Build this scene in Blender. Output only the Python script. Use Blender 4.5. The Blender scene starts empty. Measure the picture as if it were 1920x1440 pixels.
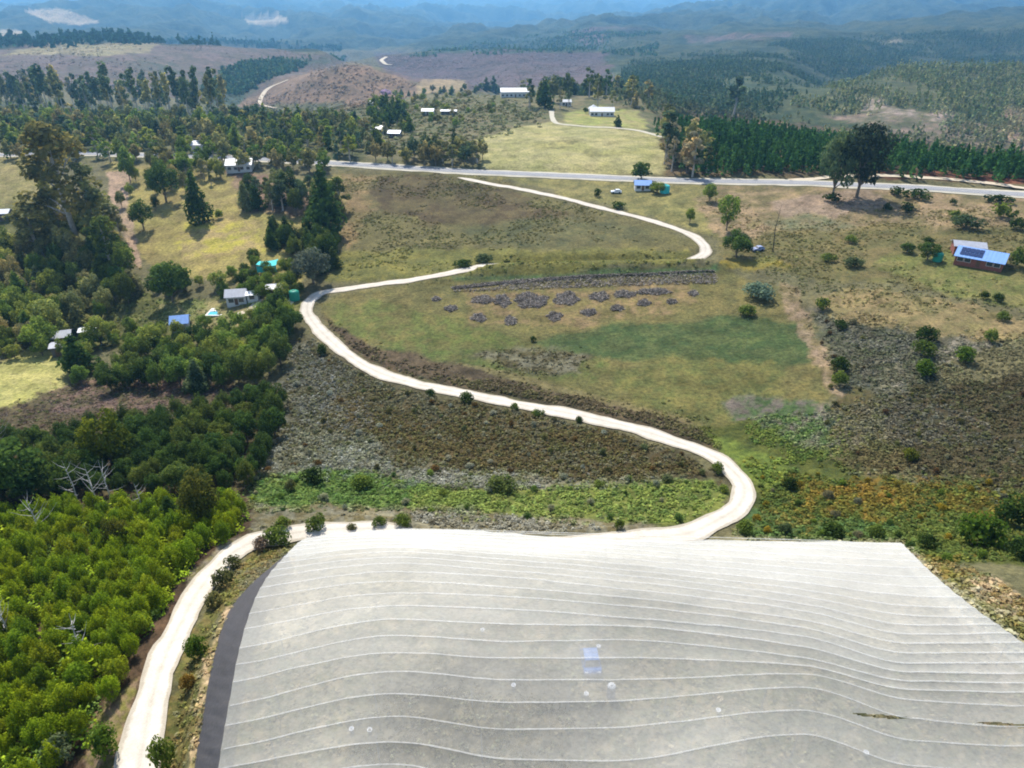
import bpy, math, random
import numpy as np
from mathutils import Vector

SC = bpy.context.scene
COL = SC.collection
rad = math.radians
RNG = np.random.default_rng(7)
random.seed(7)

# ------------------------------------------------------------------ camera, sky, sun, exposure
H = 58.0                       # drone height above the netted field
PITCH = rad(29.0)
F = 1331.0                     # focal length in pixels of a 1920 px wide frame
cam = bpy.data.cameras.new("camera")
cam.sensor_width = 36.0
cam.lens = F / 1920 * 36.0
cam.clip_start = 0.5
cam.clip_end = 60000
camo = bpy.data.objects.new("camera", cam)
camo.location = (0, 0, H)
camo.rotation_euler = (rad(90) - PITCH, 0, 0)
COL.objects.link(camo)
SC.camera = camo

SUN_EL, SUN_AZ = rad(50), rad(-18)          # ahead of the camera, slightly to its left
world = bpy.data.worlds.new("World")
SC.world = world
world.use_nodes = True
wn = world.node_tree
sky = wn.nodes.new("ShaderNodeTexSky")
sky.sky_type = 'NISHITA'
sky.sun_disc = False
sky.sun_elevation = SUN_EL
sky.sun_rotation = SUN_AZ
sky.altitude = 300
wn.links.new(sky.outputs[0], wn.nodes["Background"].inputs[0])
wn.nodes["Background"].inputs[1].default_value = 0.15

sl = bpy.data.lights.new("sun", 'SUN')
sl.energy = 4.3
sl.angle = rad(0.5)
sl.color = (1.0, 0.95, 0.87)
so = bpy.data.objects.new("sun", sl)
sv = Vector((math.sin(SUN_AZ) * math.cos(SUN_EL), math.cos(SUN_AZ) * math.cos(SUN_EL), math.sin(SUN_EL)))
so.rotation_euler = (-sv).to_track_quat('-Z', 'Y').to_euler()
COL.objects.link(so)

SC.view_settings.view_transform = 'Standard'
SC.view_settings.look = 'None'
SC.view_settings.exposure = 0.68
SC.view_settings.gamma = 1.0
SC.cycles.use_denoising = True
SC.cycles.max_bounces = 5
SC.cycles.diffuse_bounces = 2
SC.cycles.glossy_bounces = 1
SC.cycles.transmission_bounces = 3
SC.cycles.transparent_max_bounces = 8
SC.cycles.volume_bounces = 0
SC.cycles.filter_width = 1.9

# ------------------------------------------------------------------ maths helpers
def smooth(a, b, x):
    t = np.clip((x - a) / (b - a), 0, 1)
    return t * t * (3 - 2 * t)

_LAT = np.random.default_rng(3).random((256, 256))
def vnoise(x, y):
    xi = np.floor(x).astype(np.int64); yi = np.floor(y).astype(np.int64)
    fx = x - xi; fy = y - yi
    fx = fx * fx * (3 - 2 * fx); fy = fy * fy * (3 - 2 * fy)
    a = _LAT[xi & 255, yi & 255]; b = _LAT[(xi + 1) & 255, yi & 255]
    c = _LAT[xi & 255, (yi + 1) & 255]; d = _LAT[(xi + 1) & 255, (yi + 1) & 255]
    return (a * (1 - fx) + b * fx) * (1 - fy) + (c * (1 - fx) + d * fx) * fy
def fbm(x, y, o=4):
    r = 0; amp = .5; tot = 0
    for i in range(o):
        r = r + amp * vnoise(x + 17.3 * i, y + 5.1 * i); tot += amp
        x = x * 2.03 + 3.7; y = y * 2.03 + 1.9; amp *= .5
    return r / tot
def s_of(py):                                # drop per metre forward along the ray of a pixel row
    return np.tan(PITCH - np.arctan((720.0 - np.asarray(py, float)) / F))
def u_of(px, py):
    s = s_of(py)
    return (np.asarray(px, float) - 960) / F * (math.cos(PITCH) + s * math.sin(PITCH))
def proj(x, y, z):
    d = H - z
    dep = y * math.cos(PITCH) + d * math.sin(PITCH)
    return 960 + F * x / dep, 720 - F * (y * math.sin(PITCH) - d * math.cos(PITCH)) / dep, dep
def P(r, g, b, k=.60):                       # a surface colour measured in sRGB -> its albedo
    c = np.array([r, g, b], float) / 255
    return np.where(c <= .04045, c / 12.92, ((c + .055) / 1.055) ** 2.4) * k

# ------------------------------------------------------------------ terrain: heights on a fan of columns
UC = np.array([-1.8, -1.2, -.9, -.67, -.5, -.335, -.17, 0, .17, .335, .5, .67, .9, 1.2, 1.8])
NEAR = [
 (12, [-10,-6,-3,-1,0,0,0,0,0,0,0,0,0,-1,-2]),
 (25, [-12,-8,-4,-2,-.5,0,0,0,0,0,0,0,-.5,-1,-2]),
 (37, [-14,-10,-5,-2.5,-1,-.5,0,0,0,0,0,-.5,-1,-1.5,-3]),
 (45, [-16,-12,-7,-4,-2,-.8,-.2,0,0,-.3,-.7,-1,-1.5,-2,-4]),
 (55, [-18,-15,-10,-7,-4.5,-2.5,-1.2,-.8,-1,-1.8,-2.5,-3,-3,-4,-6]),
 (65, [-21,-18,-13,-10,-8,-6,-4.5,-4.5,-5,-6,-6.5,-6.5,-6,-6,-8]),
 (75, [-24,-21,-16,-13,-12,-10.5,-9.5,-9.5,-10,-10.5,-11,-11,-10,-9,-11]),
 (85, [-27,-24,-19,-16,-15,-14.5,-14,-14.5,-15,-15,-15.5,-15.5,-14,-12,-13]),
 (100,[-29,-26,-22,-20,-19,-18.5,-18,-18.5,-18.5,-18.5,-18,-17.5,-16,-14,-15]),
 (120,[-32,-29,-26,-24,-23,-22,-21,-20.5,-20,-20,-19,-18,-16,-14,-14]),
 (145,[-34,-32,-30,-28.5,-27,-24,-22,-20.5,-20,-19,-17.5,-16,-14,-12,-12]),
 (175,[-35,-34,-33,-32,-29,-24,-21.5,-20,-19,-17.5,-15.5,-13.5,-12,-10,-10]),
 (210,[-34,-34,-33,-32,-27,-22,-20,-18,-17,-15.5,-13.5,-11,-10,-8,-8]),
 (260,[-27,-28,-28,-26,-22,-19,-17,-15.5,-15,-13,-10.5,-8,-7,-6,-6]),
 (310,[-18,-19,-20,-19,-17,-15,-14,-13.5,-12.5,-10.5,-8,-9,-9,-9,-9]),
 (350,[-12,-13,-14,-14,-13,-12,-11.5,-10.6,-9.6,-8.2,-11,-20,-22,-24,-24]),
]
FAR = [  # apparent image row of the surface at that distance, for nine columns
 (400,  [268,268,262,262,252,250,258,300,340]),
 (460,  [245,245,240,235,222,228,285,320,340]),
 (530,  [225,228,222,205,196,200,275,300,310]),
 (600,  [215,230,225,188,178,180,250,245,260]),
 (700,  [220,250,245,215,190,185,205,195,215]),
 (850,  [190,200,225,185,195,172,170,150,165]),
 (1000, [145,148,190,128,185,155,150,127,128]),
 (1200, [100,100,130,150,150,135,128,158,162]),
 (1450, [80,79,88,140,112,118,108,152,150]),
 (1700, [82,85,105,112,100,104,92,112,106]),
 (2100, [85,90,110,120,110,85,72,70,45]),
 (2600, [75,75,95,105,80,60,62,52,22]),
 (3200, [55,52,70,90,62,52,58,60,40]),
 (4000, [38,32,45,60,75,60,45,30,40]),
 (5000, [22,17,25,45,60,50,25,12,20]),
 (6500, [15,14,15,25,38,35,22,14,12]),
 (8500, [8,8,5,8,15,14,15,12,8]),
 (12000,[0,-2,-4,-4,-2,-2,0,4,2]),
 (16500,[4,4,4,4,4,4,6,8,8]),
]
EXTRA = {  # finer columns for the overlapping hills in the middle distance
 360:  {850: 212, 1000: 172, 1200: 112, 1450: 79, 1700: 95},
 600:  {700: 232, 850: 205, 1000: 134, 1200: 148, 1450: 99, 1700: 118, 2100: 118},
 660:  {700: 228, 850: 192, 1000: 121, 1200: 155, 1450: 128, 1700: 120, 2100: 121, 2600: 102},
 780:  {700: 205, 850: 182, 1000: 146, 1200: 168, 1450: 142, 1700: 104, 2100: 122},
 860:  {700: 198, 850: 186, 1000: 150, 1200: 172, 1450: 135, 1700: 99, 2100: 118, 2600: 92},
 1080: {700: 186, 850: 190, 1000: 168, 1200: 150, 1450: 122, 1700: 103, 2100: 100, 2600: 64, 3200: 54},
 1320: {700: 205, 850: 176, 1000: 158, 1200: 128, 1450: 116, 1700: 98},
 1560: {600: 262, 700: 208, 850: 166, 1000: 172, 1200: 168, 1450: 142, 1700: 106, 2100: 72},
 1800: {700: 200, 850: 158, 1000: 120, 1200: 160, 1450: 152, 1700: 110, 2100: 62, 2600: 34},
}
PX9 = np.array([0, 240, 480, 715, 960, 1205, 1440, 1680, 1920.])
EXU = {px: (px - 960) / F * .925 for px in EXTRA}
UC0 = UC; UC = np.sort(np.concatenate([UC0, list(EXU.values())]))
rows_v, rows_s = [], []
for Y, zs in NEAR:
    rows_v.append(math.log(Y)); rows_s.append(np.interp(UC, UC0, (H - np.array(zs, float)) / Y))
for Y, ys in FAR:
    us = list(UC0[3:12]); vs = list(ys)
    for px, dct in EXTRA.items():
        if Y in dct: us.append(EXU[px]); vs.append(dct[Y])
    us, vs = np.array(us), np.array(vs, float); o = np.argsort(us)
    rows_v.append(math.log(Y)); rows_s.append(s_of(np.interp(UC, us[o], vs[o])))
TV = np.array(rows_v); TS = np.array(rows_s)

def pchip(xk, yk, x):                        # monotone cubic, yk (n, m) along axis 0
    h = np.diff(xk)[:, None]; d = np.diff(yk, axis=0) / h
    m = np.zeros_like(yk); m[0] = d[0]; m[-1] = d[-1]
    w1 = 2 * h[1:] + h[:-1]; w2 = h[1:] + 2 * h[:-1]
    ok = d[:-1] * d[1:] > 0
    m[1:-1] = np.where(ok, (w1 + w2) / (w1 / np.where(ok, d[:-1], 1) + w2 / np.where(ok, d[1:], 1)), 0)
    i = np.clip(np.searchsorted(xk, x) - 1, 0, len(xk) - 2)
    hh = (xk[i + 1] - xk[i])[:, None]; t = ((x - xk[i])[:, None]) / hh
    return ((2*t**3 - 3*t**2 + 1) * yk[i] + (t**3 - 2*t**2 + t) * hh * m[i]
            + (-2*t**3 + 3*t**2) * yk[i + 1] + (t**3 - t**2) * hh * m[i + 1])

GU = np.concatenate([np.linspace(-1.9, -1.22, 36), np.linspace(-1.2, -.752, 150), np.linspace(-.75, .75, 820),
                     np.linspace(.752, 1.2, 150), np.linspace(1.22, 1.9, 36)])
GV = np.linspace(math.log(12.0), math.log(16500.0), 1150)
S0 = pchip(UC, pchip(TV, TS, GV).T.copy(), GU)      # (nu, nv)
UU, VV = np.meshgrid(GU, GV, indexing='ij')
YY = np.exp(VV); XX = UU * YY
ZZ = H - S0 * YY
# hills and gullies far away, small swells nearby
far = smooth(650, 1500, YY)
ridge = 1 - np.abs(2 * fbm(XX / 520 + 9, YY / 520, 5) - 1)
ZZ += far * (ridge - .72) * (24 + 270 * smooth(1300, 5000, YY)) + far * (np.abs(2 * fbm(XX / 190 + 5, YY / 190 + 2, 4) - 1) - .3) * (9 + 30 * smooth(1500, 4000, YY))
ridge2 = 1 - np.abs(2 * fbm(XX / 1500 + 31, YY / 1500 + 4, 4) - 1)
ZZ += smooth(2500, 5000, YY) * (1 - smooth(9000, 12000, YY)) * (ridge2 - .75) * 160
ZZ += smooth(90, 160, YY) * (fbm(XX / 28, YY / 28, 3) - .5) * 1.3 * (1 - .3 * far)
SMOOTHZ = ZZ.copy()

def grid_lookup(A, x, y):
    x = np.asarray(x, float); y = np.asarray(y, float)
    u = x / y; v = np.log(y)
    i = np.clip(np.searchsorted(GU, u) - 1, 0, len(GU) - 2)
    j = np.clip(((v - GV[0]) / (GV[1] - GV[0])).astype(int), 0, len(GV) - 2)
    a = np.clip((u - GU[i]) / (GU[i + 1] - GU[i]), 0, 1); b = np.clip((v - GV[j]) / (GV[1] - GV[0]), 0, 1)
    return ((A[i, j] * (1 - a) + A[i + 1, j] * a) * (1 - b) + (A[i, j + 1] * (1 - a) + A[i + 1, j + 1] * a) * b)
def gz(x, y): return grid_lookup(ZZ, x, y)

def hit(px, py, off=0.0, Z=None):            # where the ray of a pixel first meets the ground (raised by off)
    Z = SMOOTHZ if Z is None else Z
    px = np.atleast_1d(np.asarray(px, float)); py = np.atleast_1d(np.asarray(py, float))
    px, py = np.broadcast_arrays(px, py)
    out = np.zeros((px.size, 3))
    yv = np.exp(GV)
    for k in range(px.size):
        s = float(s_of(py[k])); u = float(u_of(px[k], py[k]))
        i = int(np.clip(np.searchsorted(GU, u) - 1, 0, len(GU) - 2))
        a = min(max((u - GU[i]) / (GU[i + 1] - GU[i]), 0), 1)
        prof = (H - off - (Z[i] * (1 - a) + Z[i + 1] * a)) / yv - s
        idx = np.nonzero(prof <= 0)[0]
        if len(idx) == 0: y = 9000.0
        elif idx[0] == 0: y = yv[0]
        else:
            j = idx[0]; t = prof[j - 1] / (prof[j - 1] - prof[j]); y = math.exp(GV[j - 1] + t * (GV[j] - GV[j - 1]))
        out[k] = (u * y, y, H - s * y)
    return out
def at(px, py): return hit(px, py, Z=ZZ)[0]

# a low bank hides the road behind the windrow field
PREZ = SMOOTHZ.copy()
bk = hit([862, 925, 1000, 1100, 1200, 1300, 1350], [516, 512.5, 510, 507, 505, 503, 503])
def dist_poly(pts, X, Y):                    # distance to a polyline and the parameter along it
    best = np.full(X.shape, 1e9); par = np.zeros(X.shape); acc = 0.0
    for k in range(len(pts) - 1):
        ax, ay = pts[k][0], pts[k][1]; bx, by = pts[k + 1][0], pts[k + 1][1]
        L2 = (bx - ax) ** 2 + (by - ay) ** 2 + 1e-9
        t = np.clip(((X - ax) * (bx - ax) + (Y - ay) * (by - ay)) / L2, 0, 1)
        d = np.hypot(X - ax - t * (bx - ax), Y - ay - t * (by - ay))
        m = d < best
        best = np.where(m, d, best); par = np.where(m, acc + t * math.sqrt(L2), par)
        acc += math.sqrt(L2)
    return best, par
def near_mask(pts, marg):
    pts = np.asarray(pts)
    return ((XX > pts[:, 0].min() - marg) & (XX < pts[:, 0].max() + marg) & (YY > pts[:, 1].min() - marg) & (YY < pts[:, 1].max() + marg))
m = near_mask(bk, 15)
d, _ = dist_poly(bk, XX[m], YY[m])
ZZ[m] += 2.9 * np.exp(-(d / 4.2) ** 2)
d, _ = dist_poly(bk[1:-1] + [0, 8.5, 0], XX[m], YY[m])
ZZ[m] -= 1.7 * np.exp(-(d / 4.0) ** 2)
SMOOTHZ = ZZ.copy()

# ------------------------------------------------------------------ roads and tracks: centre lines
def resample(p, step):
    p = np.asarray(p, float); out = []
    n = len(p)
    for k in range(n - 1):
        p0, p1, p2, p3 = p[max(k - 1, 0)], p[k], p[k + 1], p[min(k + 2, n - 1)]
        c = max(2, int(np.linalg.norm((p2 - p1)[:2]) / step))
        for t in np.linspace(0, 1, c, endpoint=False):
            out.append(.5 * ((2 * p1) + (-p0 + p2) * t + (2*p0 - 5*p1 + 4*p2 - p3) * t*t + (-p0 + 3*p1 - 3*p2 + p3) * t**3))
    out.append(p[-1])
    return np.array(out)
def line_px(pl): return hit([a for a, b in pl], [b for a, b in pl], Z=PREZ)[:, :2]

g1 = line_px([(243,1540),(257,1440),(275,1350),(303,1250),(347,1150),(383,1093),(422,1052),(478,1020),(548,1003),(620,994),(690,990),
      (745,993),(800,1000),(900,1008),(1000,1013),(1080,1012),(1200,1007),(1285,999),(1345,977),(1386,948),(1396,920),(1383,893),(1348,865),
      (1300,841),(1200,806),(1100,782),(1000,763),(900,744),(800,724),(740,709),(690,689),(640,656),(605,625),(583,600),(576,580),(582,562),
      (602,549),(650,541),(720,531),(780,524.5),(836,519.5)])
g3 = line_px([(1268,490),(1298,484),(1322,471),(1318,455),(1290,437),(1240,420),(1180,403),(1120,388),(1050,370),(980,355),(920,345),(872,334),(845,324)])
mid = np.array([[bk[1][0], bk[1][1] + 6.5], [bk[2][0] - 2, bk[2][1] + 7.5], [bk[3][0], bk[3][1] + 8], [bk[4][0], bk[4][1] + 8]])
gravel = resample(np.vstack([g1, mid, g3]), 1.2)
mainr = resample(line_px([(-220,296),(0,291),(60,289),(118,287),(200,289),(300,291),(400,295),(520,300),(660,308),(760,314),(850,320),(950,325),
      (1050,329),(1150,334),(1250,338),(1400,341),(1500,343),(1620,346),(1700,350),(1800,357),(1920,365),(2150,376)]), 2.5)
TR = {
 'sand': (line_px([(1480,337),(1560,331),(1640,329),(1750,334),(1850,343),(1920,351),(2050,360)]), 5.0),
 'field': (line_px([(1034,208),(1036,222),(1046,232),(1090,237),(1150,240),(1200,246),(1243,258)]), 3.2),
 'drive': (line_px([(553,556),(540,570),(527,585),(515,600)]), 2.6),
 'yard': (line_px([(488,562),(470,580),(450,588),(440,592)]), 2.4),
 'pine': (line_px([(1355,258),(1400,261),(1440,267),(1480,273),(1525,278)]), 4.0),
 'hill': (line_px([(540,150),(505,165),(492,180),(490,195),(520,203)]), 6.0),
 'purple': (line_px([(725,107),(715,113),(722,120),(735,122)]), 8.0),
}
tracks = {k: (resample(p, 2.0), w) for k, (p, w) in TR.items()}

def flatten(line, half, drop, fade=5.0):
    """bring the ground to the road's own smoothed height"""
    z = gz(line[:, 0], line[:, 1])
    k = 9; zp = np.pad(z, k, mode='edge'); z = np.convolve(zp, np.ones(2 * k + 1) / (2 * k + 1), 'valid')
    m = near_mask(line, half + 6)
    x, y = XX[m], YY[m]
    best = np.full(x.shape, 1e9); zz = np.zeros(x.shape)
    for q in range(0, len(line), 40):
        seg = line[q:q + 41]; zs = z[q:q + 41]
        sm = (x > seg[:, 0].min() - half - 6) & (x < seg[:, 0].max() + half + 6) & (y > seg[:, 1].min() - half - 6) & (y < seg[:, 1].max() + half + 6)
        if not sm.any() or len(seg) < 2: continue
        dd, pp = dist_poly(seg, x[sm], y[sm])
        acc = np.concatenate([[0], np.cumsum(np.hypot(*np.diff(seg, axis=0).T))])
        zi = np.interp(pp, acc, zs)
        b = best[sm]; w = dd < b
        t = zz[sm]; t[w] = zi[w]; b[w] = dd[w]
        best[sm] = b; zz[sm] = t
    w = 1 - smooth(half + .6, half + fade, best)
    ZZ[m] = ZZ[m] * (1 - w) + (zz - drop) * w
    return z
hid = line_px([(770,996),(850,1004),(940,1010),(1030,1013)])
m = near_mask(hid, 14)
d, _ = dist_poly(hid, XX[m], YY[m])
ZZ[m] -= 1.5 * np.exp(-(d / 4.5) ** 2)
zgrav = flatten(gravel, 2.4, .16, 2.6)
zmain = flatten(mainr, 7.0, .22)
road_pts = np.vstack([gravel, mainr[::1]])
road_half = np.concatenate([np.full(len(gravel), 2.4), np.full(len(mainr), 5.5)])
def road_clear(x, y, marg):                  # True where (x, y) keeps off the roads
    x = np.atleast_1d(x); y = np.atleast_1d(y); ok = np.ones(len(x), bool)
    for q in range(0, len(x), 4000):
        d = np.hypot(x[q:q+4000, None] - road_pts[None, :, 0], y[q:q+4000, None] - road_pts[None, :, 1]) - road_half[None]
        ok[q:q+4000] = d.min(1) > marg
    return ok

# ------------------------------------------------------------------ materials
def nm(name):
    m = bpy.data.materials.new(name); m.use_nodes = True
    nt = m.node_tree
    return m, nt, nt.nodes, nt.links, nt.nodes["Principled BSDF"]
def noise_node(nt, scale, detail=4, rough=.6, vec=None):
    n = nt.nodes.new("ShaderNodeTexNoise"); n.inputs["Scale"].default_value = scale
    n.inputs["Detail"].default_value = detail; n.inputs["Roughness"].default_value = rough
    if vec is None:
        g = nt.nodes.new("ShaderNodeNewGeometry"); vec = g.outputs["Position"]
    nt.links.new(vec, n.inputs["Vector"])
    return n
def ramp(nt, src, stops):
    r = nt.nodes.new("ShaderNodeValToRGB")
    el = r.color_ramp.elements
    while len(el) < len(stops): el.new(.5)
    for e, (p, c) in zip(el, stops): e.position = p; e.color = tuple(c) + (1,) if len(c) == 3 else c
    nt.links.new(src, r.inputs[0]); return r
def mixc(nt, a, b, f, mode='MIX'):
    m = nt.nodes.new("ShaderNodeMix"); m.data_type = 'RGBA'; m.blend_type = mode
    for s, v in ((m.inputs[6], a), (m.inputs[7], b), (m.inputs[0], f)):
        if isinstance(v, (int, float)): s.default_value = v
        elif isinstance(v, tuple): s.default_value = v
        else: nt.links.new(v, s)
    return m.outputs[2]
def solid(name, col, rough=.7, noise=None, amount=.25, metallic=0.0, spec=.3):
    m, nt, N, L, b = nm(name)
    b.inputs["Roughness"].default_value = rough; b.inputs["Metallic"].default_value = metallic
    b.inputs["Specular IOR Level"].default_value = spec
    if noise:
        n = noise_node(nt, noise)
        r = ramp(nt, n.outputs[0], [(.3, tuple(c * (1 - amount) for c in col)), (.7, tuple(min(1, c * (1 + amount)) for c in col))])
        L.new(r.outputs[0], b.inputs["Base Color"])
    else: b.inputs["Base Color"].default_value = tuple(col) + (1,)
    return m

def ground_material():
    m, nt, N, L, b = nm("ground_cover")
    a = N.new("ShaderNodeAttribute"); a.attribute_name = "cover"
    n1 = noise_node(nt, 1.1, 8, .78); n2 = noise_node(nt, .16, 5, .65); n3 = noise_node(nt, .035, 4, .6)
    r1 = ramp(nt, n1.outputs[0], [(.32, (.36, .38, .34)), (.5, (1, 1, 1)), (.68, (1.62, 1.58, 1.5))])
    r2 = ramp(nt, n2.outputs[0], [(.3, (.62, .62, .58)), (.5, (1, 1, 1)), (.7, (1.38, 1.34, 1.22))])
    r3 = ramp(nt, n3.outputs[0], [(.3, (.85, .9, .85)), (.7, (1.15, 1.1, 1.1))])
    c = mixc(nt, a.outputs["Color"], r1.outputs[0], 1.0, 'MULTIPLY')
    c = mixc(nt, c, r2.outputs[0], 1.0, 'MULTIPLY')
    c = mixc(nt, c, r3.outputs[0], 1.0, 'MULTIPLY')
    L.new(c, b.inputs["Base Color"])
    b.inputs["Roughness"].default_value = .95; b.inputs["Specular IOR Level"].default_value = .1
    bp = N.new("ShaderNodeBump"); bp.inputs["Strength"].default_value = .55; bp.inputs["Distance"].default_value = .5
    L.new(n1.outputs[0], bp.inputs["Height"])
    # canopy-sized relief for the forest far away
    n4 = noise_node(nt, .06, 5, .7)
    bp2 = N.new("ShaderNodeBump"); bp2.inputs["Distance"].default_value = 18.0
    at_ = N.new("ShaderNodeAttribute"); at_.attribute_name = "wooded"
    L.new(at_.outputs["Fac"], bp2.inputs["Strength"]); L.new(n4.outputs[0], bp2.inputs["Height"])
    L.new(bp.outputs[0], bp2.inputs["Normal"]); L.new(bp2.outputs[0], b.inputs["Normal"])
    return m
def leaf_material(name="foliage", trans=.48, attr=None):
    m, nt, N, L, b = nm(name)
    N.remove(b)
    out = N["Material Output"]
    t = N.new("ShaderNodeAttribute"); t.attribute_name = "tint"
    if attr is None:
        oi = N.new("ShaderNodeObjectInfo")
        r = ramp(nt, t.outputs["Fac"], [(0, (.42, .5, .5)), (.5, (1, 1, .95)), (1, (1.85, 1.62, 1.15))])
        col = mixc(nt, oi.outputs["Color"], r.outputs[0], 1.0, 'MULTIPLY')
    else:
        a = N.new("ShaderNodeAttribute"); a.attribute_name = attr; col = a.outputs["Color"]
    d = N.new("ShaderNodeBsdfDiffuse"); tr = N.new("ShaderNodeBsdfTranslucent")
    L.new(col, d.inputs[0]); L.new(col, tr.inputs[0])
    mx = N.new("ShaderNodeMixShader"); mx.inputs[0].default_value = trans
    L.new(d.outputs[0], mx.inputs[1]); L.new(tr.outputs[0], mx.inputs[2]); L.new(mx.outputs[0], out.inputs[0])
    return m
M_GROUND = ground_material()
M_LEAF = leaf_material()
M_STUFF = leaf_material("undergrowth_leaves", .25, "tuft")
M_BARK = solid("bark", (.16, .13, .10), .9, 3, .4)
M_PALEBARK = solid("pale_bark", (.38, .34, .29), .9, 2, .35)
M_DEADWOOD = solid("bleached_wood", (.42, .39, .36), .9, 2, .3)
M_DARKWOOD = solid("charred_wood", (.05, .045, .04), .9, 2, .3)

# ------------------------------------------------------------------ mesh helpers
def tag(o, label=None, cat=None, group=None, kind=None):
    if label: o["label"] = label
    if cat: o["category"] = cat
    if group: o["group"] = group
    if kind: o["kind"] = kind
    return o
def mesh_np(name, V, faces, mats, mat_idx=None, attrs=None, smooth_=False):
    """faces: (n, k) array of one polygon size, or a list of such arrays"""
    if not isinstance(faces, list): faces = [faces]
    faces = [np.asarray(f, np.int32) for f in faces if len(f)]
    me = bpy.data.meshes.new(name)
    loops = np.concatenate([f.ravel() for f in faces]); tot = np.concatenate([np.full(len(f), f.shape[1], np.int32) for f in faces])
    me.vertices.add(len(V)); me.vertices.foreach_set("co", np.asarray(V, np.float32).ravel())
    me.loops.add(len(loops)); me.loops.foreach_set("vertex_index", loops)
    me.polygons.add(len(tot)); me.polygons.foreach_set("loop_start", np.concatenate([[0], np.cumsum(tot)[:-1]]).astype(np.int32))
    me.polygons.foreach_set("loop_total", tot)
    for m_ in mats: me.materials.append(m_)
    if mat_idx is not None: me.polygons.foreach_set("material_index", np.asarray(mat_idx, np.int32))
    me.polygons.foreach_set("use_smooth", np.full(len(tot), smooth_))
    for nme, arr in (attrs or {}).items():
        arr = np.asarray(arr, np.float32)
        if arr.ndim == 2:
            a = me.attributes.new(nme, 'FLOAT_COLOR', 'POINT')
            a.data.foreach_set("color", np.hstack([arr, np.ones((len(arr), 1), np.float32)]).ravel())
        else:
            a = me.attributes.new(nme, 'FLOAT', 'POINT'); a.data.foreach_set("value", arr)
    me.update(calc_edges=True); me.validate()
    return me
def link(name, me, parent=None, loc=None):
    o = bpy.data.objects.new(name, me); COL.objects.link(o)
    if parent: o.parent = parent
    if loc is not None: o.location = loc
    return o
def quads_at(Pt, Nn, size, asp=.7):          # leaf-sized quads at points with normals
    n = len(Pt)
    r = RNG.normal(size=(n, 3)); T = np.cross(Nn, r); T /= np.linalg.norm(T, axis=1, keepdims=True) + 1e-9
    B = np.cross(Nn, T)
    size = np.broadcast_to(size, (n,))[:, None]
    V = np.stack([Pt - T * size, Pt - B * size * asp, Pt + T * size, Pt + B * size * asp], 1).reshape(-1, 3)
    return V, np.arange(4 * n, dtype=np.int32).reshape(n, 4)
def tube(path, radii, sides=6):
    path = np.asarray(path, float); n = len(path); V = []
    for i in range(n):
        t = path[min(i + 1, n - 1)] - path[max(i - 1, 0)]; t /= np.linalg.norm(t) + 1e-9
        a = np.cross(t, [0.3, 1, 0.1]); a /= np.linalg.norm(a) + 1e-9; b = np.cross(t, a)
        for k in range(sides):
            w = 2 * math.pi * k / sides; V.append(path[i] + radii[i] * (math.cos(w) * a + math.sin(w) * b))
    Fq = [[i * sides + k, i * sides + (k + 1) % sides, (i + 1) * sides + (k + 1) % sides, (i + 1) * sides + k] for i in range(n - 1) for k in range(sides)]
    return np.array(V), np.array(Fq, np.int32)
def join(parts):
    V = []; Fs = []; o = 0
    for v, f in parts: V.append(v); Fs.append(f + o); o += len(v)
    return np.vstack(V), np.vstack(Fs)

# ------------------------------------------------------------------ ground cover zones (traced on the ground)
CA = {}
def zone(poly, a, b=None, soft=6, warp=9, t=.5): ZONES.append((np.array(poly, float), np.array(a), np.array(b if b is not None else a), soft, warp, t))
ZONES = []
OL = P(112,110,78)
# far country, back to front
zone([(-400,-40),(2400,-40),(2400,40),(1300,70),(800,90),(-400,95)], P(50,72,56), P(84,98,72), 3, 6)
zone([(-400,60),(30,55),(60,70),(-400,80)], P(190,175,140), None, 1, 2)
zone([(45,20),(110,16),(140,24),(192,42),(150,47),(95,42),(60,28)], P(205,185,150), P(185,170,140), 1, 2)
zone([(455,30),(520,24),(545,38),(500,47),(465,45)], P(205,185,150), P(175,165,135), 1, 2)
zone([(-400,86),(120,70),(300,72),(640,88),(640,96),(-400,100)], P(40,60,45), P(52,72,52), 2, 2)
zone([(-400,92),(0,92),(120,79),(400,84),(650,104),(640,190),(480,200),(330,185),(150,160),(-400,150)], P(118,104,98), P(98,92,80), 4, 6)
zone([(110,79),(300,82),(280,96),(180,104),(0,104),(60,92)], P(158,150,108), P(140,130,98), 3, 6)
zone([(390,165),(430,126),(520,110),(650,105),(640,114),(560,129),(500,150),(440,184)], P(62,84,62), P(104,100,84), 4, 9)
zone([(200,110),(330,120),(420,150),(400,175),(300,150)], P(84,90,74), P(112,102,92), 5, 9)
zone([(370,160),(460,175),(470,215),(400,200)], P(52,76,60), P(75,90,70), 4, 6)
zone([(700,100),(900,92),(1160,100),(1160,165),(860,170),(720,135)], P(112,96,98), P(98,88,86), 4, 6)
zone([(420,215),(470,180),(520,152),(600,130),(660,118),(740,138),(800,160),(760,200),(620,225)], P(142,118,94), P(120,102,82), 3, 5)
zone([(790,148),(870,150),(870,178),(780,176)], P(165,148,112), P(140,125,95), 4, 5)
zone([(760,100),(900,70),(1080,50),(1240,55),(1240,100),(1000,95)], P(60,86,66), P(78,96,78), 4, 8)
zone([(1060,62),(1130,52),(1250,56),(1260,76),(1100,84)], P(128,108,104), P(108,100,90), 3, 6)
zone([(1130,60),(1500,40),(2400,0),(2400,330),(1240,300),(1150,160)], P(54,74,48), P(86,96,62), 6, 10)
zone([(1280,66),(1480,58),(1480,72),(1300,82)], P(120,104,96), P(90,92,76), 3, 6)
zone([(1640,78),(1690,72),(1690,78),(1650,86)], P(150,145,120), None, 1, 3)
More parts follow.
